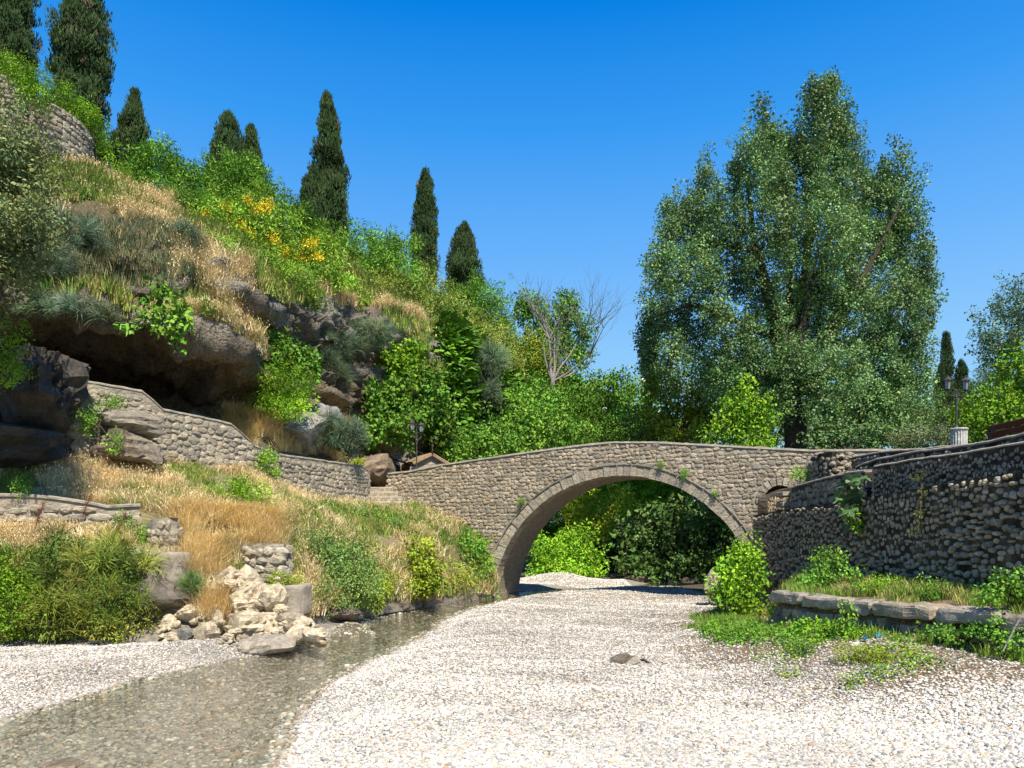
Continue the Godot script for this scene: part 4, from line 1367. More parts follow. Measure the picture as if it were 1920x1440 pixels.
	tube(stk, [Vector3(0.12, 0.03, 0), Vector3(0.2, 0.05, 0.02), Vector3(0.26, 0.015, 0.05), Vector3(0.33, 0.0, 0.06)], [0.02, 0.022, 0.014, 0.006], 5)
	mi("twig", stk.commit(), M.bark, dl)

func furniture() -> void:
	var base := P(1798, 836, 24.0)
	pedestal(base)
	lamp("twin lantern street lamp on the white fluted pedestal at right", base + Vector3(-0.08, 0.56, 0), 1.95, 0.15, "twin lantern lamps")
	lamp("twin lantern street lamp behind the left end of the bridge parapet", P(781, 917, 27.6), 4.0, 1.05, "twin lantern lamps")
	var bm := P(1893, 830, 12.4)
	bench(Vector3(8.5, bm.y - 0.34, -12.75), PI / 2 + 0.02 + PI)
	# the hut below the lamp
	var hut := thing("stone_hut", "small stone hut with a mossy tiled roof below the left lamp", "hut", P(795, 898, 30.0))
	hut.rotation.y = 0.5
	var st := tri_st()
	box(st, Transform3D(Basis(), Vector3(0, 0.0, 0)), Vector3(1.3, 1.0, 1.5), 0.02)
	t3(st, Vector3(-0.65, 0.5, 0.75), Vector3(0, 0.82, 0.75), Vector3(0.65, 0.5, 0.75))
	t3(st, Vector3(-0.65, 0.5, -0.75), Vector3(0.65, 0.5, -0.75), Vector3(0, 0.82, -0.75))
	mi("wall", st.commit(), M.tints[4], hut)
	for s in [-1.0, 1.0]:
		var rs := tri_st()
		beam(rs, Vector3(s * 0.42, 0.655, -0.9), Vector3(s * 0.42, 0.655, 0.9), 0.02, 0.02)
		var slope := mi("roof", rs.commit(), M.tile, hut)
		for k in 9:
			var tl := tri_st()
			var z := -0.8 + k * 0.2
			tube(tl, [Vector3(s * 0.02, 0.87, z), Vector3(s * 0.8, 0.475, z)], [0.105, 0.115], 7)
			mi("tile_row", tl.commit(), M.tile, slope)
	var sh := thing("lean_to", "dark lean-to roof of planks beside the stone hut", "shed", P(750, 884, 29.0))
	for k in 5:
		var s2 := tri_st()
		beam(s2, Vector3(-0.42, 0.55 - 0.0 * k, -0.5 + k * 0.17), Vector3(0.62, 0.2, -0.5 + k * 0.17), 0.15, 0.03)
		mi("roof_plank", s2.commit(), M.bark, sh)
	for x in [-0.38, 0.5]:
		var s3 := tri_st()
		beam(s3, Vector3(x, -0.8, 0.1), Vector3(x, 0.2 + (0.3 if x < 0 else 0.0), 0.1), 0.22, 0.22, Vector3.BACK)
		mi("post", s3.commit(), M.tints[4], sh)
	# globe lamps far back
	for q in [[1133, 768, 46.0, "white globe lamp in the bushes right of the bare tree"], [1238, 775, 46.0, "white globe lamp below the yellow-green understorey"], [1205, 714, 50.0, "white globe lamp beside the small dark cypress left of the poplar"]]:
		var gl := thing("globe_lamp", q[3], "lamp", P(q[0], q[1], q[2]), "far globe lamps")
		var sg := SphereMesh.new()
		sg.radius = 0.17; sg.height = 0.34; sg.radial_segments = 16; sg.rings = 8
		mi("globe", sg, M.globe, gl)
		var sp := tri_st()
		lathe(sp, [Vector2(0.04, -2.6), Vector2(0.035, -0.14), Vector2(0.07, -0.13), Vector2(0.0, -0.12)], Vector3.ZERO, 8)
		mi("post", sp.commit(), M.iron, gl)
	# litter at the foot of the ledge
	for q in [[1648, 1191, 8.9, Color(0.03, 0.22, 0.55), "crushed blue plastic scrap in the weeds by the ledge", "plastic_scrap"], [1622, 1196, 8.8, Color(0.01, 0.09, 0.12), "dark teal plastic scrap beside the blue one", "plastic_scrap"], [1604, 1208, 8.6, Color(0.75, 0.75, 0.75), "white paper scrap on the gravel below the weeds", "paper_scrap"], [1832, 1212, 8.4, Color(0.75, 0.74, 0.72), "white scrap near the cable stalk at right", "paper_scrap"]]:
		var p := P(q[0], q[1], q[2])
		p.y = maxf(p.y, ground_y(p.x, q[2]) + 0.02)
		var s := mi(q[5], rock_mesh(hash(q[4]) % 999, Vector3(0.045, 0.02, 0.03), 0.5, 6, Color.WHITE), mat(q[3], 0.35), null, Transform3D(Basis.from_euler(Vector3(0.3, 0.5, 0.4)), p))
		tag(s, q[4], "litter")

const C_MID := Color(0.088, 0.195, 0.022)
const C_BRIGHT := Color(0.155, 0.32, 0.02)
const C_LIME := Color(0.22, 0.31, 0.025)
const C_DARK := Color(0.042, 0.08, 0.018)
const C_POP := Color(0.11, 0.20, 0.062)
const C_PALE := Color(0.19, 0.26, 0.05)
const C_BLUE := Color(0.10, 0.155, 0.085)
const C_OLIVE := Color(0.115, 0.155, 0.055)

func trees() -> void:
	cypress("dark cypress at the far left edge above the tower wall", 10, 33.0, [[-170, 4], [-90, 26], [0, 44], [60, 52], [130, 48], [190, 36]], 11)
	cypress("tall ragged cypress behind the tower wall with ivy at its foot", 150, 31.0, [[-190, 3], [-100, 22], [0, 30], [60, 38], [110, 42], [180, 44], [260, 40], [330, 36]], 12)
	cypress("short pointed cypress right of the tower wall", 244, 35.0, [[166, 2], [190, 7], [220, 16], [250, 25], [285, 31], [325, 34]], 13, 0.25)
	cypress("ragged cypress with a bare trunk above the round-topped tree", 428, 38.0, [[214, 4], [235, 14], [265, 20], [295, 28], [330, 34], [370, 36]], 14)
	cypress("small thin cypress to the right of the ragged one", 468, 38.5, [[235, 2], [255, 8], [285, 14], [310, 20], [345, 24]], 15, 0.1)
	cypress("shorter cypress leaning on the tallest one of the ridge", 588, 37.5, [[318, 3], [340, 12], [370, 20], [410, 24], [450, 26]], 16)
	cypress("tallest cypress of the ridge left of centre", 622, 38.5, [[172, 2], [200, 9], [240, 17], [290, 24], [340, 29], [390, 34], [440, 34], [470, 28]], 17, -0.25)
	cypress("slender cypress right of the tallest one", 797, 43.0, [[317, 2], [345, 10], [390, 16], [430, 21], [480, 24], [525, 22]], 18)
	cypress("broad twin-topped cypress low on the ridge left of the bare tree", 868, 45.0, [[417, 2], [440, 12], [465, 22], [500, 32], [530, 36], [560, 34]], 19, 0.1)
	cypress("small dark cypress at the left foot of the poplar", 1219, 52.0, [[600, 3], [625, 12], [660, 15], [700, 16], [750, 15]], 20)
	cypress("thin far cypress behind the right lamp", 1774, 62.0, [[622, 2], [650, 6], [690, 10], [740, 13], [800, 15]], 21, 0.0, 0.5)
	cypress("low far cypress hugging the thin one", 1763, 61.0, [[682, 2], [700, 6], [740, 9], [800, 10]], 23, 0.0, 0.5)
	cypress("small far conifer right of the thin cypress", 1802, 64.0, [[674, 1], [690, 6], [710, 11], [760, 14], [800, 15]], 22, 0.0, 0.5)

	# the big poplar
	var pb := P(1497, 850, 33.0)
	var po := thing("poplar_tree", "huge silvery-leaved poplar with several spires behind the bridge", "tree", pb)
	var lobes: Array = []
	for q in [[1562, 250, 34, 105], [1522, 255, 28, 95], [1440, 300, 36, 72], [1405, 310, 30, 80], [1478, 320, 46, 90], [1590, 330, 40, 100], [1690, 370, 32, 90], [1655, 400, 40, 90], [1325, 390, 24, 95], [1362, 420, 40, 90], [1290, 430, 44, 60], [1252, 405, 18, 40], [1440, 440, 60, 90], [1540, 440, 70, 110], [1625, 480, 60, 100], [1710, 480, 34, 90], [1245, 500, 40, 55], [1310, 510, 52, 60], [1728, 560, 28, 80], [1690, 600, 50, 90], [1600, 600, 70, 90], [1510, 580, 64, 90], [1240, 590, 40, 65], [1218, 640, 22, 60], [1300, 610, 36, 60], [1265, 680, 34, 60], [1430, 610, 44, 80], [1715, 690, 36, 70], [1650, 710, 60, 80], [1560, 710, 60, 90], [1480, 700, 50, 80], [1420, 720, 60, 60], [1690, 780, 50, 50], [1600, 790, 60, 45], [1350, 700, 40, 60], [1395, 520, 36, 50], [1350, 590, 34, 40], [1385, 650, 40, 50], [1535, 190, 18, 34], [1560, 172, 12, 30]]:
		rng.seed = int(q[0]) * 7 + int(q[1])
		var b := B(q[0], q[1], 33.0 + rr(-1.6, 1.6), q[2], q[3], q[2] * 1.1)
		lobes.append([b[0] - pb, b[1]])
		if q[1] < 520:
			var tp := B(q[0] + rr(-6, 6), q[1] - q[3] * 0.78, 33.0, q[2] * 0.4, q[3] * 0.42)
			lobes.append([Vector3(tp[0].x, tp[0].y, b[0].z) - pb, tp[1]])
	var st := tri_st()
	rng.seed = 9
	var trunk := [Vector3(0, -1, 0), P(1490, 790, 33.0) - pb, P(1478, 720, 33.2) - pb, P(1462, 640, 33.0) - pb, P(1440, 550, 32.6) - pb, P(1415, 470, 32.4) - pb]
	tube(st, trunk, [0.55, 0.48, 0.42, 0.34, 0.28, 0.2], 9)
	tube(st, [trunk[5], P(1380, 462, 32.2) - pb, P(1330, 455, 32.2) - pb, P(1262, 440, 32.4) - pb], [0.18, 0.13, 0.1, 0.03], 6)
	tube(st, [trunk[5], P(1408, 400, 32.6) - pb, P(1400, 330, 32.8) - pb], [0.16, 0.12, 0.04], 6)
	tube(st, [trunk[3], P(1400, 610, 33.0) - pb, P(1300, 570, 33.2) - pb, P(1240, 590, 33.4) - pb], [0.2, 0.14, 0.1, 0.03], 6)
	for q in [[1562, 220], [1478, 300], [1590, 320], [1690, 380], [1625, 480], [1710, 600], [1650, 720], [1522, 260], [1540, 440]]:
		var e := P(q[0], q[1], 33.0 + rr(-1, 1)) - pb
		var m := (trunk[2] as Vector3).lerp(e, 0.45) + Vector3(rr(-0.3, 0.3), -0.8, 0)
		tube(st, [trunk[2], m, e], [0.3, 0.18, 0.04], 6)
	mi("trunk", st.commit(), M.bark, po)
	crown(po, lobes, "poplar", 0.56, C_POP, 2.4, 91, M.gloss, "crown", 0.35, 0.75)

	plant("leafy_tree", "pale olive-leaved tree filling the left edge in front of the tower", "tree", P(-190, 1060, 12.6), [B(0, 270, 12.4, 78, 72), B(40, 320, 12.2, 62, 66), B(-70, 330, 12.6, 110, 110), B(50, 425, 12.0, 70, 46), B(-20, 430, 12.2, 90, 80), B(20, 490, 12.1, 46, 40), B(-90, 510, 12.6, 120, 90), B(-200, 420, 12.8, 130, 190), B(-110, 640, 12.8, 90, 70), B(-150, 130, 12.9, 110, 120), B(-180, 270, 13.2, 120, 140)], "small", 0.36, C_OLIVE, 2.6, 0.12)  # last crown blobs lie out of view, added to shade the outcrop
	plant("ivy_mass", "bright green creeper spilling over the left end of the tower wall", "creeper", P(50, 200, 24.8), [B(58, 150, 24.7, 44, 28), B(70, 180, 24.7, 30, 26), B(15, 135, 25.6, 40, 22)], "fine", 0.42, C_BRIGHT * 0.75, 1.8)
	plant("ivy_mass", "long bright creeper hanging down the right end of the tower wall", "creeper", P(190, 320, 28.6), [B(125, 188, 27.2, 26, 26), B(158, 222, 28.0, 28, 32), B(182, 258, 28.6, 24, 36), B(194, 295, 28.8, 18, 40)], "fine", 0.42, C_BRIGHT * 0.75, 1.8)
	plant("small_tree", "small thin-trunked tree between the tower and the round-topped tree", "tree", P(300, 420, 29.0), [B(262, 320, 29.0, 36, 28), B(305, 300, 29.0, 42, 28), B(345, 325, 29.2, 34, 28), B(296, 278, 29.0, 16, 14), B(320, 350, 28.8, 46, 30), B(250, 355, 28.6, 30, 24), B(365, 355, 29.4, 30, 26)], "pinnate", 0.5, C_MID * 1.1, 2.2, 0.07)
	plant("round_tree", "round-topped tree below the ragged cypress", "tree", P(445, 430, 31.0), [B(440, 330, 31.0, 56, 40), B(410, 355, 31.0, 36, 36), B(478, 350, 31.0, 40, 36), B(450, 390, 30.6, 60, 34), B(390, 395, 30.4, 34, 30)], "pinnate", 0.5, C_MID * 1.15, 2.4, 0.1)
	var fl := plant("flowering_tree", "bright tree with yellow flower clusters on the slope", "tree", P(470, 560, 26.5), [B(420, 420, 26.6, 56, 40), B(480, 400, 27.0, 54, 36), B(535, 440, 27.0, 52, 44), B(450, 470, 26.2, 70, 46), B(390, 470, 26.0, 38, 50), B(520, 500, 26.4, 64, 44), B(580, 490, 26.8, 46, 40), B(600, 470, 27.4, 36, 30), B(430, 530, 25.8, 70, 40), B(555, 540, 26.6, 56, 34), B(390, 415, 26.6, 36, 36), B(490, 540, 25.6, 60, 34), B(610, 520, 27.0, 40, 34), B(470, 565, 25.2, 60, 34), B(540, 570, 25.6, 56, 30), B(400, 500, 25.4, 40, 40), B(380, 450, 26.4, 30, 40)], "pinnate", 0.5, Color(0.16, 0.29, 0.03), 2.2, 0.09)
	var fb: Array = []
	for q in [[425, 385], [465, 378], [498, 388], [430, 412], [450, 425], [520, 452], [528, 470], [575, 462], [585, 452], [500, 380], [478, 395], [560, 482], [545, 498], [590, 478], [390, 402], [515, 445], [470, 440], [540, 470]]:
		var b := B(q[0], q[1], 26.0, 10, 6)
		fb.append([b[0] - P(470, 560, 26.5), b[1]])
	crown(fl, fb, "small", 0.3, Color(0.62, 0.50, 0.03), 1.6, 300, M.leaf, "flower_cluster")
	plant("shrub", "light shrub between the flowering tree and the shorter cypress", "shrub", P(545, 420, 31.5), [B(535, 390, 31.5, 34, 24), B(560, 405, 31.5, 26, 28), B(600, 440, 31.8, 30, 26)], "pinnate", 0.5, C_MID, 2.2)
	plant("round_tree", "round green tree right of the tallest cypress", "tree", P(712, 560, 35.0), [B(690, 470, 35.0, 62, 40), B(740, 480, 35.4, 44, 40), B(660, 500, 34.6, 36, 44), B(715, 520, 34.6, 70, 36)], "pinnate", 0.55, C_MID * 1.2, 2.2, 0.12)
	plant("shrub", "bright rounded shrub on the slope right of the flowering tree", "shrub", P(640, 590, 28.5), [B(630, 545, 28.5, 36, 24), B(660, 560, 28.8, 30, 20)], "pinnate", 0.42, C_BRIGHT * 0.9, 2.2)
	plant("shrub", "green shrub at the brow left of the small thin-trunked tree", "shrub", P(200, 350, 27.0), [B(200, 335, 27.0, 30, 18), B(235, 345, 27.0, 28, 18)], "pinnate", 0.42, C_BRIGHT * 0.8, 2.0)
	plant("shrub", "green shrub on the brow under the round-topped tree", "shrub", P(355, 410, 26.5), [B(350, 385, 26.8, 34, 22), B(385, 380, 27.0, 26, 22)], "pinnate", 0.42, C_MID, 2.2)
	var feath := [["pale feathery shrub above the straw slope", [[640, 520, 44, 30, 32.5], [690, 545, 50, 30, 32.8]]], ["pale feathery shrub below the round green tree", [[760, 560, 50, 40, 34.0], [735, 530, 40, 28, 34.4]]], ["pale feathery shrub under the slender cypress", [[800, 540, 40, 36, 36.5], [815, 590, 44, 40, 35.6]]], ["tall pale feathery shrub left of the broad cypress", [[850, 620, 48, 46, 37.0], [835, 580, 36, 34, 38.0]]], ["pale feathery shrub hanging above the blue-green broom", [[900, 650, 46, 44, 38.0], [880, 610, 40, 34, 39.0]]], ["lowest pale feathery shrub at the end of the ridge", [[945, 680, 42, 44, 39.5], [930, 640, 44, 36, 40.5]]], ["pale feathery shrub at the cliff edge over the fig thicket", [[800, 640, 40, 28, 34.0], [850, 665, 36, 26, 35.0]]]]
	for q in feath:
		var bl: Array = []
		for b in q[1]: bl.append(B(b[0], b[1], b[4], b[2], b[3]))
		plant("feathery_shrub", q[0], "shrub", bl[0][0] - Vector3(0, bl[0][1].y * 1.1, 0), bl, "fine", 0.55, C_PALE, 2.3, 0.05, "pale feathery shrubs on the ridge")
	plant("leafy_tree", "green tree below the broad cypress on the ridge", "tree", P(905, 660, 43.0), [B(900, 560, 43.5, 46, 32), B(880, 590, 43.0, 36, 30), B(925, 595, 43.0, 34, 40), B(945, 630, 42.5, 24, 34)], "pinnate", 0.55, C_MID * 1.15, 2.2, 0.1)
	plant("leafy_tree", "sparse green tree standing behind the bare tree", "tree", P(1030, 790, 47.0), [B(985, 570, 47.0, 28, 26), B(1060, 570, 47.0, 30, 26), B(1000, 590, 47.0, 34, 30), B(1050, 600, 47.4, 36, 30), B(1020, 635, 46.8, 40, 34), B(1080, 640, 47.2, 34, 34), B(1095, 610, 47.4, 22, 22), B(1050, 680, 46.6, 52, 34)], "broad", 0.6, C_MID, 1.7, 0.14)
	plant("leafy_tree", "yellow-green small tree left of the bare tree trunk", "tree", P(1010, 800, 43.0), [B(1000, 650, 43.0, 34, 36), B(985, 700, 42.6, 40, 36), B(1030, 710, 43.0, 34, 36)], "broad", 0.55, C_LIME * 0.75, 1.4, 0.1)
	# the bare tree
	var db := P(1032, 800, 40.0)
	var dt := thing("bare_tree", "leafless grey tree among the green bushes behind the bridge", "tree", db)
	rng.seed = 23
	var sa := tri_st(); var sb := tri_st()
	var f0 := P(1036, 716, 40.0) - db
	tube(sa, [Vector3(0, -0.5, 0), f0 * 0.5, f0], [0.2, 0.17, 0.14], 7)
	for q in [[1040, 600, 0.11], [1080, 600, 0.1], [1115, 610, 0.09], [1110, 690, 0.08], [1000, 610, 0.07], [1150, 655, 0.08]]:
		var e := P(q[0], q[1], 40.0 + rr(-0.8, 0.8)) - db
		dead_branch(sa, sb, f0, (e - f0).normalized(), (e - f0).length() * 0.66, q[2], 1)
	mi("trunk", sa.commit(), M.deadwood, dt)
	mi("twigs", sb.commit(), M.deadwood, dt)
	# trees on the right
	plant("leafy_tree", "yellow-green understorey tree at the left foot of the poplar", "tree", P(1265, 850, 37.0), [B(1240, 720, 37.0, 36, 40), B(1280, 740, 36.6, 40, 44), B(1225, 780, 37.0, 36, 40), B(1290, 800, 36.4, 50, 34), B(1330, 690, 36.8, 34, 40), B(1320, 760, 36.4, 40, 40)], "broad", 0.6, C_LIME * 0.7, 1.4, 0.12)
	plant("leafy_tree", "bright green understorey tree in front of the poplar trunk", "tree", P(1400, 860, 30.5), [B(1390, 760, 30.5, 44, 44), B(1430, 790, 30.3, 40, 36), B(1360, 800, 30.4, 44, 34), B(1410, 830, 30.0, 50, 22)], "broad", 0.55, C_BRIGHT * 0.7, 1.4, 0.1)
	plant("leafy_tree", "dark leafy growth right of the poplar trunk", "tree", P(1580, 860, 31.0), [B(1540, 815, 30.5, 40, 28), B(1620, 815, 30.5, 50, 28), B(1690, 815, 30.0, 40, 28)], "broad", 0.55, C_POP * 0.9, 1.4, 0.1)
	plant("poplar_tree", "second silvery poplar cut by the right edge", "tree", P(1920, 860, 40.0), [B(1905, 570, 40.0, 40, 44), B(1870, 620, 39.6, 40, 44), B(1940, 580, 40.0, 50, 60), B(1850, 660, 39.4, 24, 30), B(1910, 660, 39.6, 50, 50)], "poplar", 0.62, Color(0.075, 0.14, 0.065), 1.3, 0.2, "", M.gloss)
	plant("leafy_tree", "bright green tree behind the red bench", "tree", P(1890, 860, 30.0), [B(1905, 700, 30.0, 44, 50), B(1860, 770, 29.5, 50, 44), B(1915, 780, 29.2, 50, 44), B(1825, 790, 29.0, 36, 34), B(1950, 720, 30.0, 50, 70)], "broad", 0.55, C_BRIGHT * 0.62, 1.4, 0.12)
	plant("pine_tree", "dark bushy pine left of the bright tree at right", "tree", P(1850, 840, 46.0), [B(1850, 715, 46.0, 30, 28), B(1825, 745, 46.0, 26, 26), B(1870, 700, 46.0, 24, 24), B(1840, 780, 45.0, 50, 30), B(1740, 740, 46.0, 22, 46), B(1760, 790, 45.0, 30, 30)], "fine", 0.6, C_DARK * 1.6, 1.5, 0.12)
	plant("leafy_tree", "dark green backdrop tree left of the poplar trunk", "tree", P(1380, 860, 50.0), [B(1340, 760, 50.0, 60, 60), B(1410, 740, 50.0, 60, 60), B(1300, 810, 49.0, 60, 40), B(1450, 800, 49.0, 60, 50)], "broad", 0.75, C_DARK * 1.5, 1.6, 0.15)
	plant("leafy_tree", "dark green backdrop tree right of the poplar trunk", "tree", P(1600, 860, 51.0), [B(1550, 760, 51.0, 70, 60), B(1640, 750, 51.0, 70, 60), B(1590, 815, 50.0, 80, 40), B(1700, 790, 50.0, 70, 50)], "broad", 0.75, C_DARK * 1.7, 1.6, 0.15)
	plant("leafy_tree", "green backdrop tree behind the right lamp", "tree", P(1790, 860, 54.0), [B(1770, 800, 54.0, 60, 40), B(1830, 790, 54.0, 60, 50), B(1890, 760, 54.0, 60, 70)], "broad", 0.75, C_MID * 0.7, 1.6, 0.15)
	plant("shrub", "grey-green shrub left of the right lamp pedestal", "shrub", P(1750, 850, 26.0), [B(1740, 815, 26.0, 40, 24), B(1700, 825, 26.5, 26, 18)], "fine", 0.4, Color(0.13, 0.17, 0.075), 1.6)

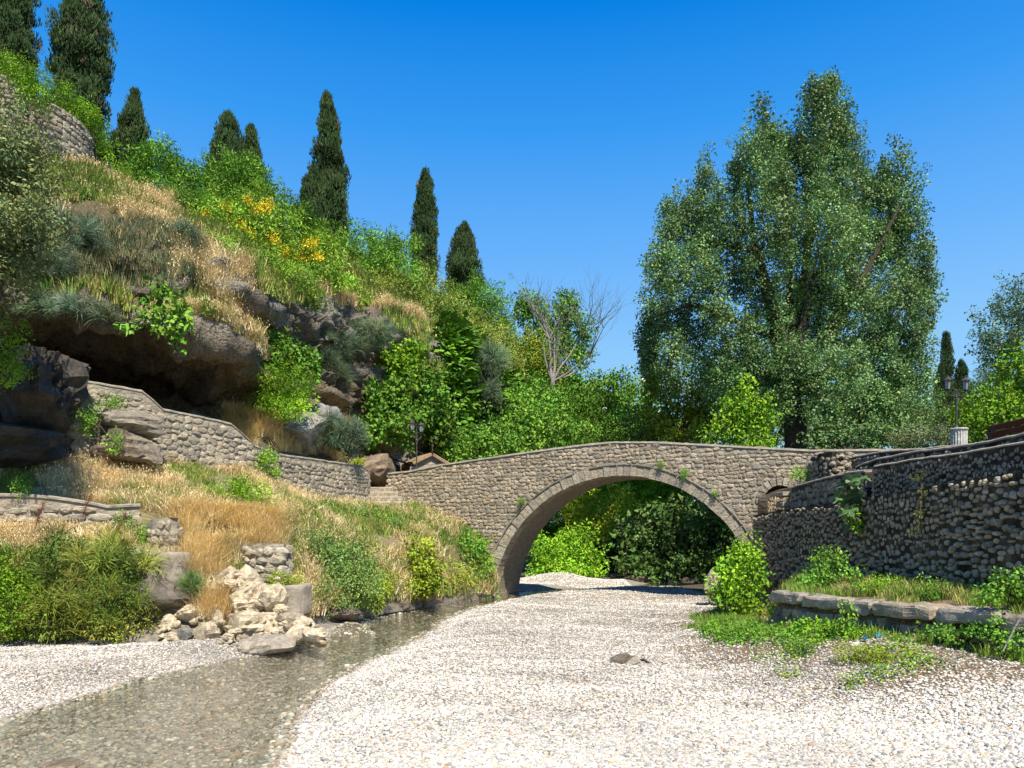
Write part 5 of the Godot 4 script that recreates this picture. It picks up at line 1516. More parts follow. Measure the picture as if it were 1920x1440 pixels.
func bushes() -> void:
	var rows := [
		# name, label, px/py/d of the base, blobs [px,py,rx,ry,d], kind, clump, colour, density
		["bush", "leafy bush behind the bridge at the foot of the shaded thicket", [905, 880, 31.0], [[890, 830, 40, 34, 31], [930, 825, 40, 36, 31.5], [860, 855, 26, 20, 30.5]], "broad", 0.5, C_MID, 1.5],
		["bush", "broad bright bush behind the bridge left of the crest", [1010, 870, 32.0], [[980, 800, 50, 44, 32], [1040, 800, 50, 40, 32], [1010, 770, 46, 40, 33], [960, 845, 50, 24, 31]], "broad", 0.55, C_MID * 1.1, 1.5],
		["bush", "green bush under the bare tree", [1040, 850, 36.0], [[1020, 745, 50, 34, 36], [1070, 760, 44, 40, 36]], "broad", 0.55, C_MID, 1.5],
		["bush", "olive bush right of the bare tree above the bridge crest", [1130, 850, 35.0], [[1110, 770, 44, 44, 35.5], [1150, 800, 44, 36, 34.5], [1090, 820, 46, 24, 33]], "small", 0.55, C_MID * 0.8, 1.5],
		["bush", "far hedge-like bush left of the small dark cypress", [1170, 850, 48.0], [[1130, 725, 40, 30, 48], [1165, 730, 34, 40, 48], [1190, 760, 36, 44, 47]], "broad", 0.65, C_MID * 0.95, 1.5],
		["bush", "dark dusty bush above the bridge crest", [1180, 850, 40.0], [[1180, 800, 44, 34, 40], [1210, 820, 36, 24, 39]], "small", 0.55, Color(0.09, 0.11, 0.035), 1.5],
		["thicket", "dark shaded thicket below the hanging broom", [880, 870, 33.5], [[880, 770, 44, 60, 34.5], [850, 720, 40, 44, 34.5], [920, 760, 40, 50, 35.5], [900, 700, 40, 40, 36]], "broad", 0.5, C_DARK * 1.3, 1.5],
		["fig_shrub", "fig-like shrub growing out of the cliff left of the lamp", [720, 850, 28.2], [[715, 755, 36, 44, 28.2], [700, 800, 34, 34, 27.8], [750, 800, 36, 36, 28.2], [745, 740, 30, 36, 28.6]], "fig", 0.34, C_MID * 0.9, 1.7],
		["fig_shrub", "bright-topped fig shrub on the cliff edge", [760, 700, 30.0], [[755, 690, 30, 36, 29.6], [775, 660, 20, 20, 30], [735, 680, 24, 26, 29.6]], "fig", 0.34, C_BRIGHT * 0.75, 1.7],
		["fig_shrub", "fig shrub in half shade right of the lamp", [810, 850, 30.2], [[810, 770, 40, 40, 30.5], [835, 810, 30, 36, 30.5], [800, 720, 40, 34, 31]], "fig", 0.34, C_MID * 0.8, 1.6],
		["broom_bush", "long blue-green broom hanging over the cliff end", [912, 680, 34.8], [[905, 690, 22, 30, 34.8], [912, 735, 18, 40, 34.4], [925, 675, 26, 22, 35]], "broom", 0.8, C_BLUE * 1.2, 3.0],
		["broom_bush", "blue-green broom bush fanning over the whitish rock", [610, 830, 23.9], [[610, 812, 34, 22, 23.9], [645, 822, 26, 24, 24.2], [580, 826, 22, 18, 23.8], [622, 792, 16, 16, 24.0], [660, 835, 16, 22, 24.2]], "broom", 0.62, C_BLUE, 4.0],
		["broom_bush", "grey-green broom tuft at the brow of the upper rock", [352, 470, 21.2], [[350, 455, 18, 24, 21.4], [338, 440, 14, 14, 21.4]], "broom", 0.55, C_BLUE, 3.6],
		["broom_bush", "wide curtain of grey broom hanging under the olive tree", [110, 470, 19.0], [[60, 470, 40, 34, 18.8], [130, 450, 40, 30, 19.4], [100, 510, 44, 34, 18.8], [170, 470, 26, 30, 19.8]], "broom", 0.62, C_BLUE * 0.95, 3.4],
		["broom_bush", "grey broom hanging over the lip of the overhang at left", [150, 600, 17.6], [[90, 580, 30, 18, 17.5], [150, 585, 26, 16, 17.7], [200, 590, 20, 14, 17.9]], "broom", 0.5, C_BLUE, 2.6],
		["broom_bush", "small broom tufts below the dry brow of the upper rock", [280, 470, 20.8], [[235, 420, 26, 16, 21.8], [280, 470, 26, 14, 21.0]], "broom", 0.5, Color(0.14, 0.15, 0.06), 3.0],
		["broom_bush", "dull broom on the rock right of the overhang", [620, 690, 26.0], [[610, 660, 18, 36, 26.0], [630, 700, 18, 30, 26.2], [650, 650, 22, 24, 27.0], [690, 625, 34, 18, 28.0]], "broom", 0.6, C_BLUE * 0.9, 3.0],
		["fig_shrub", "leggy green shrub right of the overhang", [530, 770, 22.8], [[500, 660, 30, 30, 23], [545, 670, 34, 30, 23.2], [575, 690, 24, 30, 23.4], [490, 700, 26, 26, 22.8], [520, 640, 22, 20, 23.2]], "fig", 0.28, C_MID, 1.7],
		["feathery_bush", "bright feathery bush on the ledge above the path wall", [535, 780, 22.2], [[540, 715, 44, 30, 22.2], [515, 735, 34, 26, 22.1], [565, 740, 24, 22, 22.3], [535, 765, 48, 20, 22.0], [490, 750, 20, 20, 22.0]], "fine", 0.4, C_BRIGHT * 0.85, 1.8],
		["fig_sapling", "sprawling fig sapling over the overhang ledge", [330, 640, 18.2], [[300, 545, 20, 16, 18.2], [330, 570, 26, 18, 18.2], [285, 580, 22, 18, 18.0], [310, 605, 26, 16, 18.0], [345, 600, 18, 14, 18.2], [385, 580, 14, 16, 19.0], [240, 610, 12, 8, 17.8], [335, 635, 12, 14, 18.2]], "fig", 0.3, C_MID * 1.15, 1.1],
		["shrub", "shadowed shrub under the flowering tree", [520, 590, 24.6], [[470, 560, 34, 24, 24.4], [530, 560, 40, 26, 25.0], [575, 575, 26, 26, 25.6], [450, 590, 24, 28, 23.6], [440, 545, 24, 24, 23.8], [490, 600, 30, 26, 24.0], [520, 610, 30, 24, 24.2]], "pinnate", 0.42, C_DARK * 1.7, 1.9],
		["shrub", "light green tuft on the dry slope right of the overhang", [455, 640, 21.8], [[450, 620, 16, 30, 21.8], [470, 590, 18, 24, 22.2], [440, 570, 14, 18, 22.2]], "fine", 0.34, Color(0.2, 0.24, 0.06), 1.6],
		["shrub", "bright scrub on the bare rock between the brow and the flowering tree", [440, 560, 22.0], [[420, 480, 30, 24, 22.4], [450, 510, 34, 26, 22.6], [480, 535, 28, 22, 23.2], [400, 520, 22, 20, 21.8], [500, 500, 40, 28, 23.6], [560, 520, 36, 26, 24.6], [405, 455, 30, 26, 23.0]], "pinnate", 0.38, Color(0.15, 0.28, 0.03), 2.0],
		["bush", "bright green bush at the left edge above the shaded outcrop", [-10, 760, 13.6], [[10, 640, 34, 36, 13.6], [-20, 690, 40, 40, 13.6], [25, 690, 24, 24, 13.5]], "small", 0.26, C_BRIGHT * 0.9, 1.7],
		["bush", "round bright bush growing over the joint of the path walls", [502, 905, 19.9], [[502, 868, 21, 22, 19.9], [495, 850, 12, 10, 19.9], [512, 885, 14, 14, 19.9]], "small", 0.24, C_BRIGHT * 0.8, 1.8],
		["feathery_bush", "bright fennel-like bush on the bank below the path wall", [440, 985, 16.6], [[435, 930, 44, 34, 16.6], [465, 920, 36, 30, 16.8], [410, 945, 26, 24, 16.4], [480, 955, 24, 22, 16.8]], "fine", 0.34, C_BRIGHT * 0.9, 1.9],
		["willow_bush", "big round grey-green willow bush at the stream edge", [620, 1140, 16.6], [[605, 1055, 64, 56, 16.8], [650, 1070, 58, 54, 16.8], [580, 1080, 46, 54, 16.5], [625, 1105, 76, 38, 16.3], [675, 1100, 34, 38, 16.7], [570, 1040, 36, 36, 16.8]], "small", 0.3, Color(0.125, 0.215, 0.05), 2.4],
		["bush", "yellow-green young shrub at the right foot of the willow bush", [705, 1145, 17.2], [[705, 1115, 22, 28, 17.2], [725, 1090, 18, 22, 17.8]], "fine", 0.3, C_LIME * 0.8, 1.8],
		["sapling", "bright lime sapling in the middle of the left bank", [795, 1128, 20.0], [[790, 1040, 28, 30, 20.2], [800, 1075, 34, 30, 20.0], [785, 1100, 24, 22, 19.9], [820, 1095, 16, 18, 20.0], [775, 1010, 10, 10, 20.3]], "broad", 0.32, C_LIME * 0.8, 2.2],
		["bush", "green bush against the left foot of the bridge", [880, 1115, 24.0], [[870, 1030, 40, 28, 24.2], [895, 1050, 24, 34, 24.3], [890, 1090, 32, 24, 24.2], [840, 1010, 24, 20, 24.4], [850, 1070, 32, 28, 23.6]], "broad", 0.36, C_MID * 1.15, 2.2],
		["bush", "bright bush at the base of the bridge wall below the steps", [780, 995, 24.6], [[775, 965, 26, 16, 24.6], [800, 975, 18, 14, 24.8]], "fine", 0.34, C_BRIGHT * 0.9, 1.8],
		["bush", "green bush between the fennel bush and the willow bush", [545, 1010, 17.6], [[540, 985, 34, 26, 17.6], [565, 1000, 24, 20, 17.4], [515, 990, 22, 22, 17.4]], "fine", 0.32, Color(0.17, 0.25, 0.045), 1.9],
		["bush", "green weeds on top of the square grey concrete block", [540, 1100, 14.5], [[540, 1090, 30, 12, 14.5], [515, 1085, 18, 12, 14.4]], "fine", 0.18, Color(0.2, 0.27, 0.04), 1.8],
		["grass_clump", "green reed tuft beside the tan concrete block", [360, 1120, 13.0], [[355, 1095, 14, 24, 13.0], [372, 1105, 12, 18, 13.0]], "broom", 0.42, Color(0.10, 0.19, 0.05), 3.0],
		["bush", "green bush on the grassy slope below the steps", [690, 990, 21.5], [[690, 970, 34, 18, 21.5], [725, 985, 26, 16, 21.6], [650, 975, 26, 16, 20.8]], "fine", 0.34, Color(0.15, 0.25, 0.045), 1.8],
		["leafy_bush", "leafy bush in the lower left corner of the bank thicket", [30, 1205, 11.7], [[20, 1100, 50, 44, 11.9], [-40, 1090, 60, 60, 12.0], [45, 1140, 44, 40, 11.7], [-20, 1170, 60, 36, 11.6]], "small", 0.26, C_BRIGHT * 0.62, 1.8],
		["thicket", "feathery dark green thicket on the left bank behind the gravel", [170, 1205, 12.2], [[110, 1065, 50, 44, 12.4], [170, 1055, 56, 40, 12.5], [225, 1060, 50, 34, 12.6], [130, 1130, 50, 44, 12.1], [195, 1130, 46, 40, 12.1], [240, 1120, 26, 30, 12.3], [90, 1170, 44, 30, 11.9]], "fine", 0.32, Color(0.075, 0.125, 0.022), 2.0],
		["herb_clump", "yellowish herb clump drooping at the thicket foot", [220, 1205, 12.0], [[215, 1180, 30, 20, 12.0], [185, 1170, 26, 22, 12.0], [265, 1150, 26, 26, 12.3]], "fine", 0.28, Color(0.17, 0.2, 0.03), 1.6],
		["bush", "small green shrub left of the masonry fragment", [250, 1030, 13.9], [[245, 995, 28, 22, 13.9], [262, 1010, 18, 16, 13.8], [225, 975, 12, 10, 13.9]], "small", 0.22, C_MID * 1.1, 1.7],
		["bush", "small shrub on the ruined terrace wall at far left", [44, 945, 13.9], [[44, 912, 16, 14, 13.9], [50, 925, 14, 10, 13.8]], "small", 0.2, C_MID * 1.1, 1.5],
		["bush", "bramble in front of the rock slabs by the path wall", [185, 800, 16.0], [[175, 780, 24, 18, 16.0], [205, 750, 26, 12, 16.2], [160, 800, 16, 14, 15.9], [215, 830, 16, 18, 15.9]], "small", 0.24, C_MID * 1.2, 1.3],
		["bush", "yellow-green spurge on the second path wall near the steps", [672, 872, 25.6], [[672, 862, 12, 12, 25.6]], "small", 0.26, C_LIME, 2.0],
		["bush", "pale green bush behind the arch at the left bank", [1060, 1095, 33.0], [[1035, 1035, 40, 40, 33], [1080, 1030, 44, 40, 33.5], [1050, 1070, 50, 26, 32.6], [1100, 1060, 34, 30, 33.2]], "broad", 0.45, C_BRIGHT * 1.05, 2.0],
		["bush", "lime-coloured bush in the centre of the arch", [1145, 1090, 36.0], [[1135, 960, 34, 44, 38], [1160, 940, 30, 34, 38.4], [1120, 985, 30, 34, 37.6], [1090, 960, 40, 44, 39]], "broad", 0.55, C_LIME * 1.3, 2.4],
		["leafy_tree", "tall green tree seen through the crown of the arch", [1200, 1090, 41.0], [[1150, 905, 60, 34, 41], [1220, 900, 60, 40, 41], [1290, 920, 50, 44, 40], [1230, 950, 60, 44, 40], [1340, 950, 44, 50, 38]], "broad", 0.55, C_BRIGHT * 0.95, 2.0],
		["bush", "green bush far behind the left springing of the arch", [1050, 1090, 47.0], [[1040, 970, 70, 50, 47], [1090, 930, 60, 40, 47], [1020, 1020, 50, 50, 46]], "broad", 0.6, C_BRIGHT, 2.0],
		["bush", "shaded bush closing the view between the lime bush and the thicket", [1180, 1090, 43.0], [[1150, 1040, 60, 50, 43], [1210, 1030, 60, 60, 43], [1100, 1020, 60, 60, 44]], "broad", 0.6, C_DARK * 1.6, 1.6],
		["feathery_bush", "yellowish feathery bush low on the bank beside the sapling", [860, 1118, 22.6], [[855, 1085, 34, 26, 22.6], [830, 1105, 26, 20, 22.4], [745, 1105, 26, 24, 19.4]], "fine", 0.34, Color(0.22, 0.27, 0.04), 1.8],
		["bush", "small leafy bush on the slope above the sapling", [850, 1030, 24.6], [[835, 1000, 30, 16, 24.6], [875, 1020, 26, 18, 24.8]], "broad", 0.34, C_MID * 1.1, 1.7],
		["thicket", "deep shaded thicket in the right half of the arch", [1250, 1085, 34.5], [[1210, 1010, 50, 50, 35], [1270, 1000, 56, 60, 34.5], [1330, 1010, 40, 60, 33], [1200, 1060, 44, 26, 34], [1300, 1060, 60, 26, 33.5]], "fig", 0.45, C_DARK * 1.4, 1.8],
		["bush", "bright heart-leaved bush at the corner of the river wall", [1385, 1152, 15.6], [[1385, 1050, 40, 34, 15.7], [1410, 1080, 32, 36, 15.7], [1370, 1095, 38, 34, 15.5], [1395, 1125, 40, 24, 15.4], [1350, 1120, 20, 24, 15.5], [1400, 1025, 24, 18, 15.9]], "broad", 0.3, C_BRIGHT * 0.95, 1.7],
		["bush", "leggy bush on the ledge in front of the dark wall", [1555, 1130, 11.6], [[1545, 1060, 26, 26, 11.7], [1560, 1040, 16, 18, 11.8], [1520, 1090, 22, 20, 11.6], [1550, 1100, 30, 22, 11.5], [1600, 1075, 16, 16, 11.8]], "broad", 0.2, C_MID * 1.25, 1.5],
		["herb_clump", "feathery green herb between the ledge bush and the corner", [1650, 1118, 10.4], [[1640, 1100, 26, 16, 10.4], [1665, 1095, 20, 14, 10.5]], "fine", 0.18, C_BRIGHT * 0.8, 1.6],
		["herb_clump", "dark green herb clump right of the feathery one", [1735, 1120, 9.4], [[1735, 1105, 26, 18, 9.4]], "fine", 0.16, C_MID * 1.2, 1.6],
		["bush", "green bush at the right edge on the ledge", [1895, 1130, 8.1], [[1890, 1095, 34, 26, 8.1], [1930, 1090, 34, 36, 8.1], [1860, 1115, 22, 16, 8.0]], "broad", 0.16, C_MID * 1.1, 1.5],
		["bush", "hanging leafy trail over the blocks of the ledge", [1585, 1140, 9.3], [[1585, 1150, 12, 18, 9.25], [1580, 1170, 12, 14, 9.2]], "broad", 0.17, C_MID * 1.3, 1.5],
		["herb_clump", "mallow patch spreading on the gravel below the ledge", [1540, 1185, 9.6], [[1520, 1170, 26, 10, 10.2], [1560, 1180, 30, 10, 9.6], [1470, 1145, 26, 12, 11.6], [1600, 1190, 20, 8, 9.0]], "broad", 0.17, C_BRIGHT * 0.8, 1.7],
		["herb_clump", "low lime weed clump on the gravel right of the debris lump", [1600, 1245, 8.1], [[1590, 1220, 32, 18, 8.2], [1640, 1235, 40, 12, 8.0], [1690, 1232, 34, 10, 8.0]], "fine", 0.14, C_LIME * 0.75, 1.6],
		["herb_clump", "small weed tuft left of the lime weed clump", [1515, 1225, 8.9], [[1505, 1212, 22, 10, 8.9], [1480, 1205, 14, 6, 9.2]], "fine", 0.13, C_MID * 1.2, 1.5],
		["herb_clump", "dense weeds along the foot of the ledge at right", [1800, 1200, 8.3], [[1760, 1185, 30, 10, 8.4], [1810, 1185, 34, 14, 8.2], [1860, 1180, 30, 18, 8.0], [1900, 1205, 24, 26, 7.6]], "broad", 0.14, C_MID * 1.2, 1.6],
		["grass_clump", "light green feathery tuft beside the small flood arch", [1500, 905, 19.6], [[1500, 890, 15, 13, 19.6]], "fine", 0.3, C_BRIGHT * 1.1, 2.0],
		["creeper", "thin creeper trailing over the river wall right of the fig", [1728, 900, 11.2], [[1722, 890, 12, 8, 11.1], [1730, 930, 8, 20, 11.0], [1728, 970, 10, 20, 10.95], [1722, 995, 12, 12, 10.9]], "small", 0.11, Color(0.16, 0.2, 0.04), 0.6],
	]
	for r in rows:
		var bl: Array = []
		for b in r[3]: bl.append(B(b[0], b[1], b[4], b[2], b[3]))
		var made := plant(r[0], r[1], "tree" if r[0] == "leafy_tree" else (r[0] as String).replace("_", " "), P(r[2][0], r[2][1], r[2][2]), bl, r[4], r[5], r[6], r[7], 0.02 if r[2][2] < 20 else 0.04, "", M.dull if r[4] == "broom" else null)
		if r[1] == "feathery dark green thicket on the left bank behind the gravel":
			fronds(made, P(r[2][0], r[2][1], r[2][2]), bl, 0.5, Color(0.14, 0.18, 0.03), 1.3, 4141)
	# small plants rooted in the bridge masonry
	for q in [[0.95, 3.05, 0.13, "leafy sprig rooted at the left haunch of the arch"], [5.6, 4.05, 0.1, "small sprig over the right of the arch crown"], [6.3, 3.75, 0.12, "trailing green sprig right of the arch crown"], [-4.0, 2.75, 0.16, "green weed on the bridge foot beside the steps"], [7.2, 3.1, 0.08, "tiny sprig low on the right haunch of the arch"]]:
		var c := bp(q[0], q[1], -0.08)
		plant("wall_sprig", q[3], "plant", c, [[c, Vector3(q[2], q[2] * 0.8, 0.1)], [c - Vector3(0, q[2], 0), Vector3(q[2] * 0.6, q[2], 0.08)]], "small", 0.13, C_MID * 1.2, 1.6, 0.008)
	# the fig on the river wall: big lobed leaves, each its own part
	var fb := P(1606, 930, 13.1)
	var fg := thing("fig_plant", "fig plant with big lobed leaves growing out of the river wall", "fig plant", fb)
	var st := tri_st()
	rng.seed = 606
	var lm := fig_leaf()
	var lmat: Array = []
	for v in [0.8, 1.0, 1.3]:
		var m := StandardMaterial3D.new()
		m.albedo_color = Color(0.075 * v, 0.155 * v, 0.035 * v).linear_to_srgb()
		m.roughness = 0.45
		m.backlight_enabled = true
		m.backlight = Color(0.4, 0.4, 0.4)
		lmat.append(m)
	for k in 8:
		var a := TAU * k / 8.0
		var e := Vector3(cos(a) * rr(0.12, 0.28) - 0.12, sin(a) * rr(0.25, 0.45), sin(a * 2.0) * 0.12 + 0.1)
		tube(st, [Vector3(0.02, 0, 0), e * 0.5 + Vector3(-0.05, 0.05, 0), e], [0.016, 0.011, 0.005], 4)
		for j in 9:
			var t := rr(0.35, 1.1)
			var p := e * t + Vector3(rr(-0.1, 0.05), rr(-0.1, 0.1), rr(-0.12, 0.12))
			var s := rr(0.16, 0.28)
			var b := Basis.from_euler(Vector3(rr(0.2, 1.2), rr(0, TAU), rr(-0.4, 0.4))).scaled(Vector3(s, s, s))
			mi("leaf", lm, lmat[rng.randi() % 3], fg, Transform3D(b, p))
	mi("stem", st.commit(), M.bark, fg)
	var lowfig: Array = []
	for b in [B(1600, 975, 13.0, 14, 20), B(1615, 985, 13.0, 10, 14)]: lowfig.append([b[0] - fb, b[1]])
	crown(fg, lowfig, "broad", 0.15, C_BRIGHT * 0.8, 1.3, 9, null, "lower_shoot")

func grasses() -> void:
	var straw := [Color(0.80, 0.64, 0.34), Color(0.64, 0.49, 0.25), Color(0.88, 0.77, 0.50), Color(0.48, 0.38, 0.20), Color(0.74, 0.56, 0.28)]
	var gold := [Color(0.95, 0.75, 0.34), Color(0.90, 0.68, 0.30), Color(0.95, 0.83, 0.50), Color(0.72, 0.52, 0.23)]
	var green := [Color(0.15, 0.28, 0.035), Color(0.21, 0.31, 0.05), Color(0.11, 0.21, 0.035)]
	var mix_ := [Color(0.25, 0.32, 0.07), Color(0.38, 0.37, 0.11), Color(0.5, 0.42, 0.16)]
	grass_on("dry_grass", "dry straw-coloured grass over the left bank", pick(BANK, 3.7, 4.95, 1.0, 4.2, 1500, 1, -0.05) + pick(BANK, 2.0, 2.65, 1.0, 3.7, 700, 61, -0.1), "straw", 0.14, 0.34, straw, 1)
	grass_on("dry_grass", "dry grass in the middle of the left bank", pick(BANK, 3.0, 4.9, 4.2, 6.4, 1500, 21, -0.05), "straw", 0.16, 0.36, straw, 21)
	grass_on("dry_grass", "dry grass on the right part of the left bank", pick(BANK, 0.6, 5.0, 6.4, 10.9, 3000, 2, -0.04), "straw", 0.2, 0.45, straw, 2)
	grass_on("golden_grass", "thick golden straw tufts between the masonry blocks", pick(BANK, 1.8, 3.6, 4.2, 5.05, 520, 3, -0.12) + pick(BANK, 2.4, 3.6, 5.0, 6.0, 460, 33, -0.12) + pick(BANK, 0.8, 1.5, 4.55, 4.95, 90, 34), "hay", 0.2, 0.5, gold + straw, 3)
	grass_on("green_grass", "green grass patches on the left bank", pick(BANK, 3.75, 5.0, 1.0, 6.5, 5200, 4, -0.06, 4.0, 30.0) + pick(BANK, 2.0, 3.7, 4.8, 6.6, 1500, 44, 0.0, 4.0, 30.0), "grass", 0.1, 0.27, green + mix_, 4)
	grass_on("green_grass", "green and mixed grass below the bridge steps", pick(BANK, 0.8, 5.0, 6.0, 11.0, 6500, 5, -0.18, 4.0, 60.0), "grass", 0.18, 0.4, green + mix_, 5)
	grass_on("bank_weeds", "tall weeds along the foot of the left bank", pick(BANK, 0.4, 1.85, 1.0, 3.45, 2200, 6, -0.2), "grass", 0.25, 0.55, green + mix_, 6)
	grass_on("hill_straw", "dry yellow grass on the brow of the cliff", pick(HILL, 7.2, 8.6, 2.0, 5.6, 2200, 7, -0.05) + pick(HILL, 6.9, 7.6, 8.3, 11.0, 1900, 71, -0.1) + pick(HILL, 5.9, 7.3, 5.4, 7.2, 260, 72, 0.0), "straw", 0.22, 0.5, straw, 7)
	grass_on("ledge_straw", "dry grass on the ledge of the overhang", pick(HILL, 4.1, 5.0, 2.6, 8.0, 1300, 8, -0.05), "straw", 0.16, 0.38, straw, 8)
	grass_on("cliff_straw", "dry grass on the broken slope between overhang and straw slope", pick(HILL, 3.6, 5.8, 6.2, 7.4, 900, 9, 0.0), "straw", 0.22, 0.5, straw + mix_, 9)
	grass_on("brow_tufts", "brown and grey-green tufts hanging on the upper rock face", pick(HILL, 5.6, 7.3, 2.0, 6.4, 1200, 91, 0.02), "grass", 0.2, 0.5, [Color(0.22, 0.24, 0.12), Color(0.30, 0.25, 0.12), Color(0.14, 0.19, 0.10)], 91)
	grass_on("golden_grass", "bright straw patch on the ledge above the path wall", pick(HILL, 0.55, 1.5, 7.0, 9.4, 1500, 10, -0.3), "hay", 0.22, 0.5, gold, 10)
	grass_on("hill_scrub", "mixed green scrub grass on the upper slope", pick(HILL, 7.5, 9.0, 2.0, 14.0, 8000, 11, -0.05, 3.0, 40.0), "grass", 0.3, 0.7, mix_ + green, 11)
	grass_on("cliff_scrub", "green tufts rooted in the cliff face", pick(HILL, 3.0, 7.0, 7.2, 12.0, 3600, 12, 0.06, 4.0, 15.0) + pick(HILL, 3.6, 5.2, 2.5, 7.0, 700, 121, 0.1, 4.0, 55.0), "grass", 0.3, 0.6, green + mix_, 12)
	grass_on("hill_cover", "dense green cover on the far slope behind the bridge", pick(HILL, 0.5, 9.0, 11.5, 15.0, 5000, 13, -1.0), "herb", 1.0, 2.2, [C_MID * 1.4, C_MID, C_DARK * 1.8, C_BRIGHT * 0.9], 13, M.leaf)
	var led := func(x: float, d: float) -> bool: return x > ledge_x(d) + 0.12 and x < 6.1 and nz.get_noise_2d(x * 14.0, d * 14.0) > -0.12 + 0.25 * sm(0.9, 0.2, x - ledge_x(d))
	grass_on("ledge_grass", "green grass on the terrace at the foot of the dark wall", pick_ground(3.8, 6.15, 5.0, 18.5, 7000, 14, led), "grass", 0.08, 0.24, green + [Color(0.26, 0.30, 0.07), Color(0.40, 0.34, 0.12)], 14)
	var foot := func(x: float, d: float) -> bool:
		var e := ledge_x(d) - x
		return e > 0.05 and e < lin([5.0, 8.0, 10.0, 12.0, 16.0], [0.3, 0.5, 0.75, 0.9, 1.2], d) + 0.6 * nz.get_noise_2d(x * 10.0, d * 10.0)
	grass_on("ledge_grass", "green weeds along the lower edge of the ledge", pick_ground(2.4, 6.0, 6.0, 17.0, 3600, 15, foot), "grass", 0.06, 0.2, green + [Color(0.2, 0.28, 0.04)], 15)
	var patch := func(x: float, d: float) -> bool: return nz.get_noise_2d(x * 16.0, d * 16.0) > 0.0 and x < ledge_x(d) - 0.1
	grass_on("weed_patch", "low lime-green weeds spreading over the gravel below the ledge", pick_ground(3.0, 4.7, 7.3, 9.4, 420, 17, patch), "herb", 0.1, 0.24, [C_LIME * 1.2, C_BRIGHT * 1.3, C_MID * 1.4], 17, M.leaf)
	grass_on("weed_patch", "leafy mallow weeds along the left foot of the ledge", pick_ground(3.0, 4.4, 9.0, 12.6, 520, 18, func(x: float, d: float) -> bool: return x < ledge_x(d) - 0.05 and x > ledge_x(d) - 1.0 and nz.get_noise_2d(x * 16.0, d * 16.0) > -0.1), "herb", 0.14, 0.32, [C_BRIGHT * 1.2, C_MID * 1.5], 18, M.leaf)
	var far := func(x: float, d: float) -> bool: return stream_e(x, d) > 1.4 and ground_y(x, d) > 0.5
	grass_on("far_scrub", "low scrub on the far right river bank beyond the arch", pick_ground(3.0, 26.0, 25.0, 44.0, 2600, 16, far), "herb", 0.7, 1.4, [C_MID * 0.8, C_DARK * 1.4], 16, M.leaf)
	# dock stalks with rusty seed heads
	for q in [[400, 0, 150, 985, 13.6, "rust-red dock stalk leaning right on the ruined terrace"], [0, 0, 62, 1000, 13.2, "rust-red dock stalk at far left of the terrace"], [0, 0, 214, 1020, 13.2, "rust-red dock stalk bending over the thicket"]]:
		var b := P(q[2], q[3], q[4])
		var o := thing("dock_stalk", q[5], "plant", b)
		var st := tri_st()
		tube(st, [Vector3.ZERO, Vector3(0.1, 0.3, 0), Vector3(0.22, 0.58, 0.02)], [0.008, 0.007, 0.003], 4)
		mi("stem", st.commit(), M.deadwood, o)
		crown(o, [[Vector3(0.08, 0.25, 0), Vector3(0.05, 0.08, 0.05)], [Vector3(0.14, 0.4, 0), Vector3(0.05, 0.1, 0.05)], [Vector3(0.2, 0.54, 0.02), Vector3(0.035, 0.08, 0.04)]], "small", 0.07, Color(0.13, 0.045, 0.018), 1.5, 77, M.dull, "seed_head")
	var sk := thing("dry_stalk", "pale dry stalk leaning in from the right edge by the ledge", "stalk", P(1880, 1222, 7.3))
	var s2 := tri_st()
	tube(s2, [Vector3.ZERO, Vector3(0.1, 0.2, 0), Vector3(0.2, 0.38, 0), Vector3(0.26, 0.55, 0.02)], [0.007, 0.007, 0.006, 0.004], 5)
	mi("stem", s2.commit(), M.deadwood, sk)

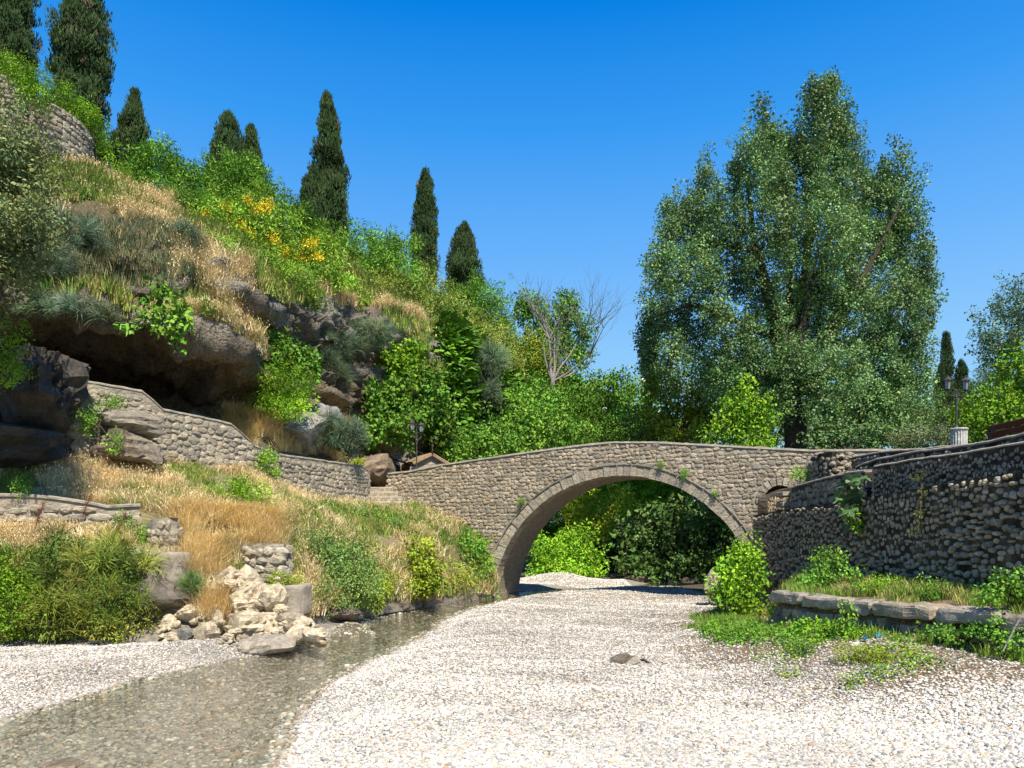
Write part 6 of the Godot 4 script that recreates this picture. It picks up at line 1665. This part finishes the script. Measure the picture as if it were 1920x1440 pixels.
func pebbles() -> void:
	rng.seed = 5150
	var cols := [Color(0.58, 0.56, 0.52), Color(0.49, 0.475, 0.445), Color(0.66, 0.63, 0.57), Color(0.38, 0.375, 0.36), Color(0.52, 0.44, 0.33), Color(0.56, 0.51, 0.43), Color(0.28, 0.275, 0.265), Color(0.62, 0.59, 0.54), Color(0.52, 0.30, 0.16)]
	var wet := [Color(0.27, 0.25, 0.17), Color(0.34, 0.31, 0.21), Color(0.19, 0.19, 0.15), Color(0.42, 0.39, 0.28), Color(0.30, 0.29, 0.24), Color(0.26, 0.23, 0.16), Color(0.50, 0.47, 0.36), Color(0.35, 0.33, 0.25), Color(0.24, 0.24, 0.18), Color(0.32, 0.27, 0.17), Color(0.22, 0.21, 0.16), Color(0.38, 0.26, 0.16)]
	var xs: Array = [[], [], [], [], []]
	var cs: Array = [PackedColorArray(), PackedColorArray(), PackedColorArray(), PackedColorArray(), PackedColorArray()]
	var wx: Array = []; var wc := PackedColorArray()
	var near: Array = []
	for i in 430000:
		var u := rng.randf()
		var d := 4.7 + 24.0 * pow(u, 2.1)
		var hw := 0.72 * d + 0.4
		var x := rr(-hw, hw)
		if d > 12.5 and x < -3.6: continue
		if x > ledge_x(d) - 0.05: continue
		var e := stream_e(x, d) + 0.12 * nz.get_noise_2d(x * 9.0, d * 9.0)
		var s := rr(0.0115, 0.026) * (1.0 + 0.9 * pow(rng.randf(), 7.0)) * (1.0 + maxf(0, d - 12.0) * 0.03)
		var soil := sm(ledge_x(d) - 2.6, ledge_x(d) - 0.5, x + 1.4 * nz.get_noise_2d(x * 3.0 + 9.0, d * 5.0))
		if rng.randf() < soil * 0.75: continue
		var y := ground_y(x, d)
		var b := Basis.from_euler(Vector3(rr(-0.45, 0.45), rr(0, TAU), rr(-0.45, 0.45))).scaled(Vector3(s * rr(0.85, 1.35), s * rr(0.5, 0.85), s * rr(0.8, 1.1)))
		var xf := Transform3D(b, Vector3(x, y + s * 0.16, -d))
		if e < -0.05:
			if rng.randf() < 0.6:
				wx.append(xf.scaled_local(Vector3.ONE * rr(1.2, 2.3))); wc.append((wet[rng.randi() % wet.size()] as Color) * rr(0.5, 1.35))
			continue
		var k := rng.randi() % 5
		var c: Color = cols[rng.randi() % 8] if rng.randf() > 0.012 else cols[8]
		c = c * rr(0.72, 1.12) * (1.04 + 0.3 * nz.get_noise_2d(x * 5.0 + 40.0, d * 8.0))
		c = Color(c.r * 0.96, c.g * 0.94, c.b * 0.90)
		if e < 0.1: c = c.lerp(c * Color(0.5, 0.45, 0.36), sm(0.1, -0.05, e))
		if d < 7.2 and s > 0.032 and near.size() < 260: near.append([xf, c])
		else:
			xs[k].append(xf); cs[k].append(c)
	for i in 9000:
		var x := rr(-0.6, 5.0); var d := rr(29.4, 33.6)
		if stream_e(x, d) < 0.02: continue
		var s := rr(0.03, 0.07)
		xs[0].append(Transform3D(Basis.from_euler(Vector3(rr(-0.4, 0.4), rr(0, TAU), 0)).scaled(Vector3(s, s * 0.7, s)), G(x, d)))
		cs[0].append((cols[rng.randi() % 8] as Color) * rr(0.8, 1.15))
	for k in 5: tag(mm("gravel_pebbles", PEBBLES[k], M.pebble, xs[k], cs[k]), "loose white and grey pebbles covering the gravel bar", "", "", "stuff")
	tag(mm("streambed_pebbles", PEBBLES[1], M.pebble, wx, wc), "brown wet pebbles on the bed of the stream", "", "", "stuff")
	var pm: Array = []
	for c in [cols[0], cols[2], cols[1], cols[3], cols[4]]: pm.append(mat(c, 0.8))
	var gr := get_node("gravel_ground")
	for i in near.size(): mi("pebble", PEBBLES[i % 5], pm[(i * 7) % 5], gr, near[i][0])
